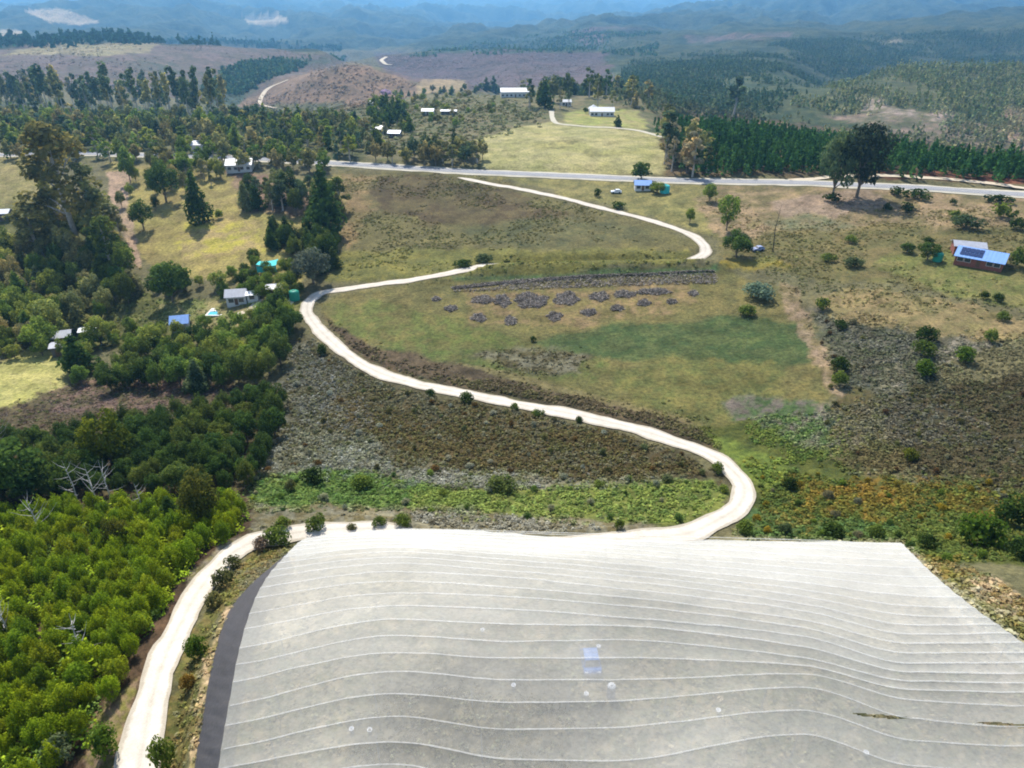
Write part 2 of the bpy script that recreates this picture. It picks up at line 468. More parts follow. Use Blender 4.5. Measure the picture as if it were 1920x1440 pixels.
zone([(1460,205),(1560,170),(1700,130),(2400,120),(2400,250),(1800,200),(1620,215)], P(100,104,66), P(66,80,50), 5, 10)
zone([(1600,190),(1660,184),(1690,200),(1800,215),(1780,225),(1650,215),(1610,205)], P(170,155,145), P(110,110,80), 2, 8)
zone([(1880,200),(2000,205),(2000,300),(1900,290),(1880,240)], P(165,140,125), P(110,105,80), 3, 10)
zone([(1540,215),(1700,215),(1880,240),(1890,300),(1700,270)], P(92,98,68), P(140,125,110), 4, 10)
# woods and farm hill on this side of the valley
zone([(-400,180),(480,200),(700,200),(720,310),(500,310),(-400,300)], P(76,86,52), P(108,108,72), 6, 12)
zone([(690,190),(860,168),(1240,170),(1260,240),(1035,225),(900,265),(900,312),(690,312)], P(98,104,66), P(122,116,84), 5, 10)
zone([(1060,215),(1120,200),(1200,210),(1215,245),(1060,235)], P(150,160,82), P(160,155,100), 4, 6)
zone([(888,264),(960,241),(1032,226),(1130,238),(1240,254),(1262,328),(1100,326),(905,316)], P(170,166,114), P(156,156,98), 3, 4)
zone([(1000,270),(1080,264),(1130,282),(1220,276),(1210,287),(1100,291),(1040,280)], P(120,118,76), P(168,166,102), 3, 9, .4)
zone([(-400,296),(100,296),(95,385),(-400,390)], P(150,142,92), P(138,136,80), 5, 6)
zone([(1235,200),(1500,230),(1700,260),(2400,330),(2400,350),(1640,330),(1250,332)], P(88,80,56), P(120,105,76), 4, 8)
zone([(1620,318),(1760,322),(2200,345),(2200,358),(1640,334)], P(122,78,58), P(92,70,52), 2, 3)
# slope below the main road
zone([(636,322),(850,322),(1000,355),(1200,410),(1300,450),(1300,490),(1000,505),(640,525),(610,500),(640,420)], P(116,112,68), P(102,100,62), 5, 8)
zone([(700,335),(830,330),(960,362),(1080,400),(1000,430),(820,420),(700,390)], P(84,74,50), P(104,96,62), 8, 16)
zone([(860,430),(1080,400),(1240,440),(1100,465),(900,462)], P(92,96,62), P(108,106,66), 8, 12)
zone([(640,330),(700,330),(690,420),(650,470),(640,440)], P(142,122,84), P(124,114,72), 5, 10)
zone([(610,525),(640,470),(900,468),(1280,470),(1300,492),(900,520)], P(126,124,60), P(108,112,58), 5, 10)
zone([(880,330),(1260,342),(1450,350),(1380,470),(1330,440),(1180,395),(1000,350)], P(148,142,84), P(120,120,72), 5, 8)
zone([(1340,345),(1560,352),(1920,372),(2300,390),(2300,480),(1800,470),(1380,478),(1300,400)], P(158,138,106), P(122,114,76), 6, 14)
zone([(1450,380),(1640,350),(1660,385),(1480,420)], P(160,142,120), P(140,124,104), 6, 10)
zone([(1440,415),(1540,405),(1600,425),(1480,440)], P(112,118,86), P(130,124,90), 5, 8)
zone([(1340,445),(1600,425),(2300,430),(2300,560),(1700,540),(1340,500)], P(120,112,70), P(104,104,62), 6, 14)
zone([(1640,475),(1790,470),(1900,520),(2300,520),(2300,620),(1800,560),(1650,500)], P(112,120,62), P(130,126,74), 6, 10)
zone([(1340,494),(1450,482),(1480,500),(1350,505)], P(150,135,50), P(120,120,62), 3, 8)
# the windrow field
zone([(592,575),(640,552),(830,520),(1340,498),(1460,540),(1510,620),(1590,720),(1450,830),(1300,800),(1000,720),(800,690),(640,640)], P(120,114,66), P(108,108,64), 5, 6)
zone([(850,520),(1340,500),(1350,512),(860,530)], P(84,112,68), P(100,114,70), 3, 4)
zone([(605,575),(700,560),(820,590),(1000,640),(980,665),(760,650),(640,625)], P(100,112,56), P(112,110,62), 6, 10)
zone([(860,545),(1290,535),(1300,575),(1100,610),(880,610)], P(140,122,86), P(118,112,66), 6, 14, .45)
zone([(1000,640),(1180,605),(1400,595),(1500,610),(1530,680),(1440,690),(1250,680),(1060,670)], P(70,92,52), P(88,102,58), 6, 10)
zone([(640,660),(760,640),(980,655),(1140,680),(1100,720),(900,700)], P(92,108,54), P(108,108,62), 6, 10)
zone([(1120,700),(1260,665),(1450,680),(1480,760),(1350,800),(1200,760)], P(116,114,62), P(98,106,58), 6, 12)
zone([(890,668),(960,655),(1040,652),(1100,668),(1090,700),(1010,705),(940,690)], P(92,86,58), P(126,124,104), 9, 16)
zone([(1340,760),(1420,740),(1560,760),(1570,830),(1480,860),(1380,810)], P(78,104,58), P(120,112,104), 6, 12)
# band between field and road
zone([(590,590),(640,648),(760,690),(900,715),(1100,760),(1300,805),(1370,850),(1320,840),(1100,775),(900,738),(740,700),(640,648)], P(86,76,56), P(66,64,46), 4, 6)
zone([(600,590),(700,650),(880,685),(1080,735),(1310,800),(1330,825),(1250,805),(1000,748),(760,700),(650,650)], P(84,74,58), P(104,92,70), 5, 8)
zone([(860,680),(960,700),(1300,790),(1300,797),(950,712)], P(132,124,84), P(116,108,70), 2, 4)
# heath inside the road's bow
zone([(560,630),(620,660),(720,712),(900,750),(1100,792),(1290,848),(1370,905),(1370,950),(1280,990),(700,985),(480,985),(500,900),(520,780)], P(100,98,74), P(80,76,52), 8, 16)
zone([(560,640),(640,690),(640,760),(560,800),(520,790)], P(108,110,98), P(82,82,62), 10, 20)
zone([(640,740),(900,760),(1200,830),(1330,890),(1200,900),(900,880),(680,850)], P(92,80,50), P(78,74,48), 12, 22)
zone([(510,850),(560,800),(700,830),(760,880),(700,905),(520,900)], P(124,128,112), P(92,94,70), 10, 20)
zone([(720,890),(900,885),(1100,900),(1340,900),(1100,920),(760,910)], P(130,130,112), P(94,100,60), 4, 12)
zone([(470,900),(620,880),(760,905),(900,930),(900,955),(480,950)], P(72,100,48), P(96,116,56), 4, 8)
zone([(760,925),(1000,915),(1340,900),(1375,925),(1350,960),(1280,985),(1000,965),(780,960)], P(124,134,60), P(100,114,54), 5, 10)
zone([(470,945),(760,950),(1000,965),(1250,985),(1250,1000),(500,1000),(420,1000)], P(112,104,72), P(132,130,110), 4, 10)
# right of the bow
zone([(1300,800),(1400,790),(1560,860),(1650,900),(2300,900),(2300,1060),(1720,1060),(1690,1012),(1380,1012),(1410,940),(1380,880)], P(92,100,42), P(72,86,40), 6, 12)
zone([(1310,810),(1440,850),(1480,880),(1440,920),(1410,910),(1370,865)], P(112,128,48), P(96,116,48), 5, 8)
zone([(1500,920),(1640,900),(1720,960),(1660,985),(1520,965)], P(128,104,36), P(92,98,42), 6, 14)
zone([(1400,950),(1500,970),(1690,985),(1700,1014),(1380,1010)], P(70,100,56), P(88,100,48), 4, 8)
zone([(1520,580),(1640,590),(1760,640),(1760,740),(1640,770),(1580,720)], P(104,104,90), P(82,88,66), 6, 12)
zone([(1640,700),(1690,685),(1715,715),(1690,750),(1645,745)], P(172,168,150), P(110,110,88), 4, 14, .42)
zone([(1740,630),(1840,620),(1880,650),(1760,680)], P(160,155,138), P(96,96,76), 4, 14, .42)
zone([(1530,560),(1600,540),(1760,560),(1920,600),(2300,620),(2300,680),(1800,630),(1560,600)], P(150,134,92), P(128,122,78), 5, 10)
zone([(1460,530),(1500,545),(1570,720),(1600,760),(1560,740),(1490,610)], P(156,138,112), P(122,112,76), 3, 8)
zone([(1620,760),(1760,720),(2300,690),(2300,950),(1900,920),(1700,880)], P(84,76,54), P(68,68,46), 12, 22)
zone([(1600,720),(1660,760),(1700,880),(1640,900),(1560,860),(1560,760)], P(108,98,64), P(90,90,54), 6, 12)
zone([(1690,1035),(1760,1060),(1920,1130),(2300,1250),(2300,1400),(1920,1215),(1800,1130)], P(138,126,76), P(116,112,56), 4, 10)
zone([(1800,1090),(1880,1080),(1930,1130),(1900,1180),(1830,1130)], P(178,165,140), P(128,116,74), 4, 10)
# left side
zone([(200,310),(280,310),(420,330),(640,330),(640,460),(560,540),(330,520),(270,480)], P(160,152,84), P(142,132,80), 5, 8)
zone([(330,440),(400,400),(480,420),(500,470),(350,490)], P(172,168,66), P(160,146,96), 5, 10)
zone([(202,325),(250,318),(236,360),(248,420),(270,500),(240,498),(228,420),(205,370)], P(184,158,134), P(162,142,116), 2, 4)
zone([(420,325),(520,330),(640,380),(560,410),(470,400)], P(122,100,86), P(150,130,100), 5, 8)
zone([(-300,390),(200,390),(250,500),(300,560),(560,540),(560,640),(300,650),(-300,660)], P(86,92,50), P(118,120,66), 6, 14)
zone([(290,560),(540,560),(530,610),(420,610),(330,640)], P(128,138,76), P(150,142,96), 4, 8)
zone([(-300,700),(0,680),(60,655),(110,660),(140,690),(120,730),(40,760),(-300,800)], P(174,172,104), P(160,162,90), 5, 6)
zone([(-300,790),(60,755),(180,720),(280,715),(430,720),(530,720),(520,800),(470,940),(-300,960)], P(74,64,46), P(96,90,62), 6, 12)
zone([(60,740),(200,700),(350,715),(430,735),(300,770),(120,775)], P(120,100,88), P(84,80,54), 5, 10)
zone([(-300,950),(470,930),(470,1000),(360,1110),(270,1300),(180,1480),(-300,1600)], P(92,74,58), P(70,60,44), 4, 5)
zone([(355,1075),(420,1020),(520,985),(700,978),(700,985),(540,1003),(440,1050),(350,1150)], P(122,118,70), P(134,128,112), 3, 5)
zone([(640,1000),(540,1025),(470,1080),(430,1130),(390,1200),(345,1440),(330,1600),(250,1600),(290,1440),(350,1200),(410,1100),(480,1030),(560,1005)], P(126,114,66), P(104,108,54), 3, 6)
zone([(426,1140),(440,1140),(400,1240),(372,1360),(350,1600),(335,1600),(362,1360),(385,1240)], P(200,176,136), P(150,140,90), 2, 3)
zone([(170,1345),(260,1270),(240,1360),(225,1460),(140,1500)], P(140,118,96), P(120,118,60), 3, 6)
# under the net
zone([(395,1600),(420,1300),(470,1130),(540,1035),(640,1002),(1690,1018),(1920,1210),(2400,1600),(2400,2200),(300,2200)], P(150,140,112), P(112,116,84), 3, 2)
zone([(640,1010),(960,1005),(1690,1025),(1920,1215),(2100,1330),(1500,1180),(1200,1110),(800,1110),(500,1230),(480,1130)], P(196,188,164), P(168,164,136), 14, 10)
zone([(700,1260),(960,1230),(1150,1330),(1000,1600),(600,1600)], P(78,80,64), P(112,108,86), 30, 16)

def in_poly(poly, px, py):
    inside = np.zeros(px.shape, bool); n = len(poly)
    for i in range(n):
        x1, y1 = poly[i]; x2, y2 = poly[(i + 1) % n]
        c = ((y1 > py) != (y2 > py)) & (px < (x2 - x1) * (py - y1) / ((y2 - y1) if y2 != y1 else 1e-9) + x1)
        inside ^= c
    return inside
def sdf(poly, px, py):
    d = np.full(px.shape, 1e9); n = len(poly)
    for i in range(n):
        x1, y1 = poly[i]; x2, y2 = poly[(i + 1) % n]
        ex, ey = x2 - x1, y2 - y1
        t = np.clip(((px - x1) * ex + (py - y1) * ey) / (ex * ex + ey * ey + 1e-9), 0, 1)
        d = np.minimum(d, np.hypot(px - x1 - t * ex, (py - y1 - t * ey) * 1.6))
    return np.where(in_poly(poly, px, py), -d, d)
def cover_colour(X, Y, Z):
    px, py, dep = proj(X, Y, Z)
    u = X / Y; v = np.log(Y)
    n1 = fbm(u * 26, v * 26, 4); n2 = fbm(u * 55 + 40, v * 55 + 11, 4); n3 = fbm(u * 26 + 77, v * 26 + 31, 4)
    n4 = fbm(u * 130 + 7, v * 130 + 3, 3)
    col = np.tile(OL, (len(X), 1))
    for poly, a, b, soft, warp, th in ZONES:
        soft = soft * 1.9; warp = warp * 1.25; mg = soft + warp * 2.5
        k = (px > poly[:, 0].min() - mg) & (px < poly[:, 0].max() + mg) & (py > poly[:, 1].min() - mg) & (py < poly[:, 1].max() + mg)
        k = np.nonzero(k)[0]
        if not len(k): continue
        dd = sdf(poly, px[k] + (n1[k] - .5) * warp * 4, py[k] + (n3[k] - .5) * warp * 2) + (n4[k] - .5) * warp
        w = (1 - smooth(-soft * .7, soft * .7, dd))[:, None]
        t = smooth(th - .16, th + .16, n2[k] * .65 + n4[k] * .35)[:, None]
        col[k] = col[k] * (1 - w) + (a * (1 - t) + b * t) * w
    lum = col.mean(1, keepdims=True)
    return (lum + (col - lum) * .9) * np.array([1.17, 1.1, 1.06])

x, y, z = XX.ravel(), YY.ravel(), ZZ.ravel()
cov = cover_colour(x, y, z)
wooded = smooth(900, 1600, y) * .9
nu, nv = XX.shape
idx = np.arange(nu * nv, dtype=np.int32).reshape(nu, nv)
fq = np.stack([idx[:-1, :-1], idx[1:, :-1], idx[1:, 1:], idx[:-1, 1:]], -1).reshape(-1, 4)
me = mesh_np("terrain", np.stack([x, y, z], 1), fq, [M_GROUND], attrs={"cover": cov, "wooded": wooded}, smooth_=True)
terrain = tag(link("terrain", me), kind="structure")

# ------------------------------------------------------------------ road surfaces
def strip(name, line, zline, width, mat, lift=.0, jitter=.25, cols=5):
    t = np.gradient(line, axis=0); t /= np.linalg.norm(t, axis=1, keepdims=True) + 1e-9
    nrm = np.stack([t[:, 1], -t[:, 0]], 1)
    arc = np.concatenate([[0], np.cumsum(np.hypot(*np.diff(line, axis=0).T))])
    wl = width / 2 + (fbm(arc / 5, arc * 0 + 3, 3) - .5) * jitter * 2; wr = width / 2 + (fbm(arc / 5, arc * 0 + 9, 3) - .5) * jitter * 2
    V = []; 
    for k in range(cols):
        f = k / (cols - 1) * 2 - 1
        off = np.where(f < 0, f * wl, f * wr)
        p = line + nrm * off[:, None]
        V.append(np.column_stack([p, zline + lift + .06 * (1 - f * f)]))
    V = np.stack(V, 1).reshape(-1, 3)
    across = np.tile(np.linspace(-1, 1, cols), len(line))
    n = len(line); id_ = np.arange(n * cols).reshape(n, cols)
    f = np.stack([id_[:-1, :-1], id_[:-1, 1:], id_[1:, 1:], id_[1:, :-1]], -1).reshape(-1, 4)
    return tag(link(name, mesh_np(name, V, f, [mat], attrs={"across": across}, smooth_=True)), kind="structure")
def gravel_material(name, a, b, ruts=False):
    m, nt, N, L, bs = nm(name)
    n1 = noise_node(nt, .35, 6, .65); n2 = noise_node(nt, 6, 4, .7)
    r = ramp(nt, n1.outputs[0], [(.3, a), (.7, b)])
    r2 = ramp(nt, n2.outputs[0], [(.3, (.82,) * 3), (.7, (1.12,) * 3)])
    c = mixc(nt, r.outputs[0], r2.outputs[0], 1.0, 'MULTIPLY')
    if ruts:                                 # two packed wheel tracks, loose darker stone between them and at the edges
        at_ = N.new("ShaderNodeAttribute"); at_.attribute_name = "across"
        ab = N.new("ShaderNodeMath"); ab.operation = 'ABSOLUTE'; L.new(at_.outputs["Fac"], ab.inputs[0])
        n3 = noise_node(nt, .9, 3, .6); ad = N.new("ShaderNodeMath"); ad.operation = 'MULTIPLY_ADD'; L.new(n3.outputs[0], ad.inputs[0]); ad.inputs[1].default_value = .35; L.new(ab.outputs[0], ad.inputs[2])
        r3 = ramp(nt, ad.outputs[0], [(.12, (.84, .83, .80)), (.42, (1.05, 1.05, 1.05)), (.85, (1.05, 1.05, 1.05)), (1.0, (.74, .72, .66))])
        c = mixc(nt, c, r3.outputs[0], 1.0, 'MULTIPLY')
    L.new(c, bs.inputs["Base Color"])
    bs.inputs["Roughness"].default_value = .95; bs.inputs["Specular IOR Level"].default_value = .1
    return m
M_GRAVEL = gravel_material("pale_gravel", (.46, .41, .335), (.58, .53, .45), True)
M_ASPH = gravel_material("grey_asphalt", (.22, .22, .225), (.27, .27, .275))
M_SHOULD = gravel_material("road_shoulder", (.38, .35, .27), (.5, .46, .36))
M_SAND = gravel_material("sandy_track", (.46, .38, .27), (.56, .48, .36))
strip("gravel_road", gravel, zgrav, 3.9, M_GRAVEL, 0.0, .7, 9)
strip("road_verge", mainr, zmain, 11.5, M_SHOULD, -.06, 1.2, 7)
strip("main_road", mainr, zmain + .03, 6.6, M_ASPH, .03, .05, 5)
M_LINE = solid("road_paint", (.75, .75, .72), .7, 1.5, .2)
def side_line(off, wd):
    t = np.gradient(mainr, axis=0); t /= np.linalg.norm(t, axis=1, keepdims=True)
    strip("road_marking", mainr + np.stack([t[:, 1], -t[:, 0]], 1) * off, zmain + .03 + .06 * (1 - (off / 3.3) ** 2), wd, M_LINE, -.015, 0.0, 3)
for off_ in (-3.0, 0.0, 3.0): side_line(off_, .2)
for k, (ln, w) in tracks.items():
    zl = gz(ln[:, 0], ln[:, 1])
    sc = max(1.0, ln[:, 1].mean() / 300)
    strip("dirt_track", ln, zl, w * (1 if k not in ('hill', 'purple') else 1), M_SAND if k != 'field' else M_SHOULD, .12 * sc, .3, 5)

# ------------------------------------------------------------------ the shade net over the field
SEAM_X = np.array([300, 455, 740, 960, 1140, 1500, 1711, 1920, 2400.])
def zy(v): return 980 + np.array(v, float) * .3195
SEAMS = [  # far to near
 [90,  90,   60,  48, 60, 110, 118, 100, 40],
 [140, 135,  80,  66, 80, 138, 142, 130, 70],
 [190, 180, 105,  90,105, 165, 168, 160, 110],
 [245, 230, 135, 125,130, 190, 215, 215, 170],
 [300, 280, 180, 165,170, 230, 265, 270, 230],
 [350, 330, 210, 200,205, 270, 318, 325, 290],
 [400, 375, 250, 238,250, 310, 375, 385, 350],
 [450, 410, 285, 275,290, 352, 430, 445, 415],
 [500, 440, 320, 298,335, 392, 490, 505, 480],
 [520, 455, 345, 322,380, 432, 545, 560, 540],
 [600, 540, 415, 383,430, 475, 600, 615, 600],
 [680, 625, 490, 438,480, 515, 655, 655, 640],
 [800, 735, 570, 510,550, 570, 708, 705, 690],
 [890, 830, 665, 597,605, 615, 765, 765, 740],
 [990, 925, 765, 700,690, 665, 825, 822, 800],
 [1140,1060,875, 798,795, 725, 877, 885, 870],
 [1260,1175,1005,925,925, 790, 930, 940, 930],
 [1400,1310,1140,1058,1045,890,982, 995, 990],
 [1530,1420,1290,1215,1205,970,1042,1075,1080],
 [1660,1560,1420,1390,1390,1105,1150,1200,1220],
 [1830,1720,1590,1570,1570,1245,1278,1312,1340],
 [2020,1910,1770,1760,1760,1420,1440,1470,1500],
 [2230,2120,1980,1980,1980,1640,1640,1660,1690],
 [2460,2350,2220,2220,2220,1900,1880,1890,1910]]
# between 1140 and 1500 the nearer seams drop one rank per panel: columns right of the hump are re-ranked
A = np.array(SEAMS, float)
A[:, 5] = [70,96,120,150,190,230,270,310,352,392,432,475,515,570,615,665,725,790,838,890,970,1105,1245,1480]
A[:, 6] = [100,130,158,185,225,265,318,375,430,490,545,600,655,708,765,825,877,930,982,1042,1150,1278,1430,1640]
A[:, 7] = [100,130,158,185,225,265,325,385,445,505,560,600,650,705,765,822,885,940,995,1075,1200,1312,1460,1660]
A[:, 8] = [60,90,118,150,190,240,300,360,420,480,535,585,640,690,740,800,870,925,985,1070,1200,1320,1480,1680]
A[:, 4] = [58,72,88,104,125,150,175,205,235,268,300,335,380,430,480,550,605,690,795,925,1050,1205,1400,1600]
A[:, 3] = [40,50,62,75,92,112,135,160,190,220,250,285,322,383,438,510,597,700,798,925,1058,1215,1390,1580]
A[:, 2] = [30,38,46,56,70,85,102,122,145,172,205,240,290,345,415,490,570,665,765,875,1005,1140,1290,1420]
A[:, 1] = [60,72,85,100,118,140,165,195,230,265,305,345,400,455,540,625,735,830,925,1060,1175,1310,1420,1560]
A[:, 0] = [80,95,110,130,150,175,205,240,280,320,365,410,470,520,610,700,810,910,1020,1150,1270,1410,1540,1680]
A = zy(A)
def seam_y(px):                              # (24, n) image rows of the seams at the columns px
    from_x = np.asarray(px, float)
    out = np.empty((len(A), len(from_x)))
    sm = pchip(SEAM_X, A.T.copy(), np.clip(from_x, 300, 2399))
    return sm.T
TOPC = np.array([(545,1030),(566,1012),(620,1001),(690,995),(760,992),(860,992),(950,999),(1080,1008),(1300,1013),(1500,1014),(1690,1016)], float)
LEFTC = np.array([(545,1030),(500,1082),(480,1118),(455,1190),(432,1300),(412,1420),(395,1540),(375,1660)], float)
RIGHTC = np.array([(1690,1016),(1760,1085),(1830,1141),(1920,1206),(2050,1310),(2170,1420),(2290,1540),(2400,1660)], float)
def along(c, f):
    d = np.concatenate([[0], np.cumsum(np.hypot(*np.diff(c, axis=0).T))]); d /= d[-1]
    cc = pchip(d, c, np.asarray(f))
    return cc
NA, NB = 260, 300
fa, fb = np.linspace(0, 1, NA), np.linspace(0, 1, NB)
Tc, Lc, Rc = along(TOPC, fa), along(LEFTC, fb), along(RIGHTC, fb)
Bc = np.column_stack([np.linspace(Lc[-1, 0], Rc[-1, 0], NA), np.full(NA, 1660.0)])
PX = np.zeros((NA, NB, 2))
for q in (0, 1):
    a = fa[:, None]; b = fb[None, :]
    PX[:, :, q] = ((1 - b) * Tc[:, q:q+1] + b * Bc[:, q:q+1] + (1 - a) * Lc[None, :, q] + a * Rc[None, :, q]
                   - ((1-a)*(1-b)*Tc[0, q] + a*(1-b)*Tc[-1, q] + (1-a)*b*Bc[0, q] + a*b*Bc[-1, q]))
pxf, pyf = PX[..., 0].ravel(), PX[..., 1].ravel()
NETH = 3.6
np3 = hit(pxf, pyf, NETH)
sy = seam_y(pxf)
ph = np.array([np.interp(pyf[k], sy[:, k], np.arange(len(A))) for k in range(len(pxf))])
fr = ph - np.floor(ph)
sag = .42 * (1 - 4 * fr * (1 - fr)) ** 1.0
np3[:, 2] += sag * .28 - .1 + (fbm(np3[:, 0] / 3, np3[:, 1] / 3, 3) - .5) * .22
nid = np.arange(NA * NB).reshape(NA, NB)
nf = np.stack([nid[:-1, :-1], nid[:-1, 1:], nid[1:, 1:], nid[1:, :-1]], -1).reshape(-1, 4)
# two long slits where neighbouring sheets have come apart
fc = np.stack([pxf[nf].mean(1), pyf[nf].mean(1)], 1)
def slit(x0, x1, y0, y1, wid):
    t = (fc[:, 0] - x0) / (x1 - x0)
    return (t > 0) & (t < 1) & (np.abs(fc[:, 1] - (y0 + (y1 - y0) * t)) < wid * np.sqrt(np.clip(4 * t * (1 - t), 0, 1)))
keep = ~(slit(1600, 1715, 1338, 1347, 3.2) | slit(1835, 1960, 1354, 1366, 4.2))

def net_material(name, col, cover, sheen=.08, vary=.06, weave_and_light=False):
    m, nt, N, L, b = nm(name)
    N.remove(b)
    out = N["Material Output"]
    n = noise_node(nt, .12, 5, .65); n2 = noise_node(nt, 3.0, 4, .75)
    r = ramp(nt, n.outputs[0], [(.3, tuple(c * .9 for c in col)), (.7, tuple(min(1, c * 1.06) for c in col))])
    r2 = ramp(nt, n2.outputs[0], [(.3, (.93,) * 3), (.7, (1.03,) * 3)])
    c = mixc(nt, r.outputs[0], r2.outputs[0], 1.0, 'MULTIPLY')
    d = N.new("ShaderNodeBsdfDiffuse"); t = N.new("ShaderNodeBsdfTranslucent"); g = N.new("ShaderNodeBsdfGlossy"); tp = N.new("ShaderNodeBsdfTransparent")
    g.inputs["Roughness"].default_value = .55
    for q in (d, t, g): L.new(c, q.inputs[0])
    m1 = N.new("ShaderNodeMixShader"); m1.inputs[0].default_value = .45
    L.new(d.outputs[0], m1.inputs[1]); L.new(t.outputs[0], m1.inputs[2])
    m2 = N.new("ShaderNodeMixShader"); m2.inputs[0].default_value = sheen
    L.new(m1.outputs[0], m2.inputs[1]); L.new(g.outputs[0], m2.inputs[2])
    m3 = N.new("ShaderNodeMixShader")
    mr = N.new("ShaderNodeMapRange"); L.new(n2.outputs[0], mr.inputs[0])
    mr.inputs[1].default_value = .3; mr.inputs[2].default_value = .7; mr.inputs[3].default_value = cover - vary; mr.inputs[4].default_value = cover + vary
    fac = mr.outputs[0]
    if weave_and_light:                                # per-sheet density, with the far end's brightness painted in as opacity
        a = N.new("ShaderNodeAttribute"); a.attribute_name = "weave_and_light"
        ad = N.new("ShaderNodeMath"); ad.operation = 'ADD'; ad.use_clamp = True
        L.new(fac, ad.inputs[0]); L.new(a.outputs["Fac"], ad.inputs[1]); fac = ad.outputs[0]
    L.new(fac, m3.inputs[0])
    L.new(tp.outputs[0], m3.inputs[1]); L.new(m2.outputs[0], m3.inputs[2]); L.new(m3.outputs[0], out.inputs[0])
    return m
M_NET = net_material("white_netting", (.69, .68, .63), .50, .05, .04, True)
M_SEAM = net_material("doubled_netting", (.76, .76, .74), .4, .04, .1)
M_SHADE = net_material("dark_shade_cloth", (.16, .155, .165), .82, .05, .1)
M_STEEL = solid("galvanised_steel", (.45, .46, .47), .45, None, metallic=.6)
base = np3[nid[NA // 2, NB // 2]].copy(); base[2] = gz(base[0], base[1])
net = bpy.data.objects.new("shade_net", None); COL.objects.link(net); net.location = base
tag(net, "huge white shade net stretched in ridged strips over the field beside the gravel road", "shade net")
def net_part(name, V, f, mat, sm=True, attrs=None): return link(name, mesh_np(name, V - base, f, [mat], attrs=attrs, smooth_=sm), net)
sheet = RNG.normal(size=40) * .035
weave_and_light = sheet[np.clip(np.floor(ph).astype(int), 0, 39)] + .24 * (1 - smooth(2, 13, ph)) * smooth(-1.5, 1.0, ph) + .10 * (1 - smooth(10, 20, ph)) + .16 * (fbm(np3[:, 0] / 14, np3[:, 1] / 9, 3) - .5)  # random sheet differences; the ramps paint far-end brightening into the opacity
weave_and_light -= .13 * np.exp(-((pxf - 880) / 260) ** 2 - ((pyf - 1370) / 110) ** 2)
net_part("net_cover", np3, nf[keep], M_NET, True, {"weave_and_light": weave_and_light})
for k in range(len(A)):                      # one doubled seam along each support cable
    xs = np.linspace(360, 2380, 340); ys = seam_y(xs)[k]
    inside = in_poly(np.vstack([Tc, Rc, Bc[::-1], Lc[::-1]]), xs, ys)
    xs, ys = xs[inside], ys[inside]
    if len(xs) < 8: continue
    w = (.10 if k < 12 else .10 - .003 * (k - 11)) + .04 * (fbm(xs / 40 + k, xs * 0 + k, 3) - .5)
    p = hit(xs, ys, NETH)
    p[:, 2] += .42 * .28 - .1 + .03 + (fbm(p[:, 0] / 3, p[:, 1] / 3, 3) - .5) * .22
    t = np.gradient(p, axis=0); t /= np.linalg.norm(t, axis=1, keepdims=True)
    side = np.stack([t[:, 1], -t[:, 0], t[:, 0] * 0], 1) * w[:, None]
    V = np.stack([p - side, p + [0, 0, .012], p + side], 1).reshape(-1, 3)
    ii = np.arange(len(V)).reshape(-1, 3)
    f = np.vstack([np.stack([ii[:-1, q], ii[:-1, q+1], ii[1:, q+1], ii[1:, q]], -1) for q in (0, 1)])
    net_part("seam", V, f, M_SEAM)
def wall(pts_top, pts_bot, mat, name, rows=6, wav=.12):
    V = []
    for k in range(rows):
        f = k / (rows - 1)
        p = pts_top * (1 - f) + pts_bot * f
        p = p + np.column_stack([(np.sin(np.arange(len(p)) * 1.9 + k * .4) + .6 * np.sin(np.arange(len(p)) * .63 + k)) * wav * math.sin(math.pi * f)] * 2 + [np.zeros(len(p))])
        V.append(p)
    V = np.stack(V, 1).reshape(-1, 3); n = len(pts_top)
    ii = np.arange(len(V)).reshape(n, rows)
    f = np.stack([ii[:-1, :-1], ii[1:, :-1], ii[1:, 1:], ii[:-1, 1:]], -1).reshape(-1, 4)
    return net_part(name, V, f, mat)
# dark sloping side along the road: from the net's edge down to the ground further out
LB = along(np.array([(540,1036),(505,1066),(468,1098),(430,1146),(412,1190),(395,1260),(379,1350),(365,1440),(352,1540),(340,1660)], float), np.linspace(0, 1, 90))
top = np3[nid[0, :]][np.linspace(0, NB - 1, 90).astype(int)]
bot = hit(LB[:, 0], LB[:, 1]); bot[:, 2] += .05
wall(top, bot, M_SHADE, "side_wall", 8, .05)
def drop_wall(idx, out):
    t = np3[idx]; b = t.copy(); b[:, 0] += out[0]; b[:, 1] += out[1]; b[:, 2] = gz(b[:, 0], b[:, 1]) - .05
    return t, b
t, b = drop_wall(nid[::3, 0], (0, .9)); wall(t, b, M_NET, "side_wall")
t, b = drop_wall(nid[-1, ::3], (.9, .2)); wall(t, b, M_NET, "side_wall")
pv, pf = tube([[0, 0, 0], [0, 0, NETH - .1]], [.06, .05], 8)
post_me = mesh_np("post", pv, pf, [M_STEEL])
for a in range(14, NA, 30):
    for b_ in range(8, NB, 42):
        p = np3[nid[a, b_]]
        o = link("post", post_me, net); o.location = Vector((p[0] - base[0], p[1] - base[1], float(gz(p[0], p[1])) - base[2] - .1))

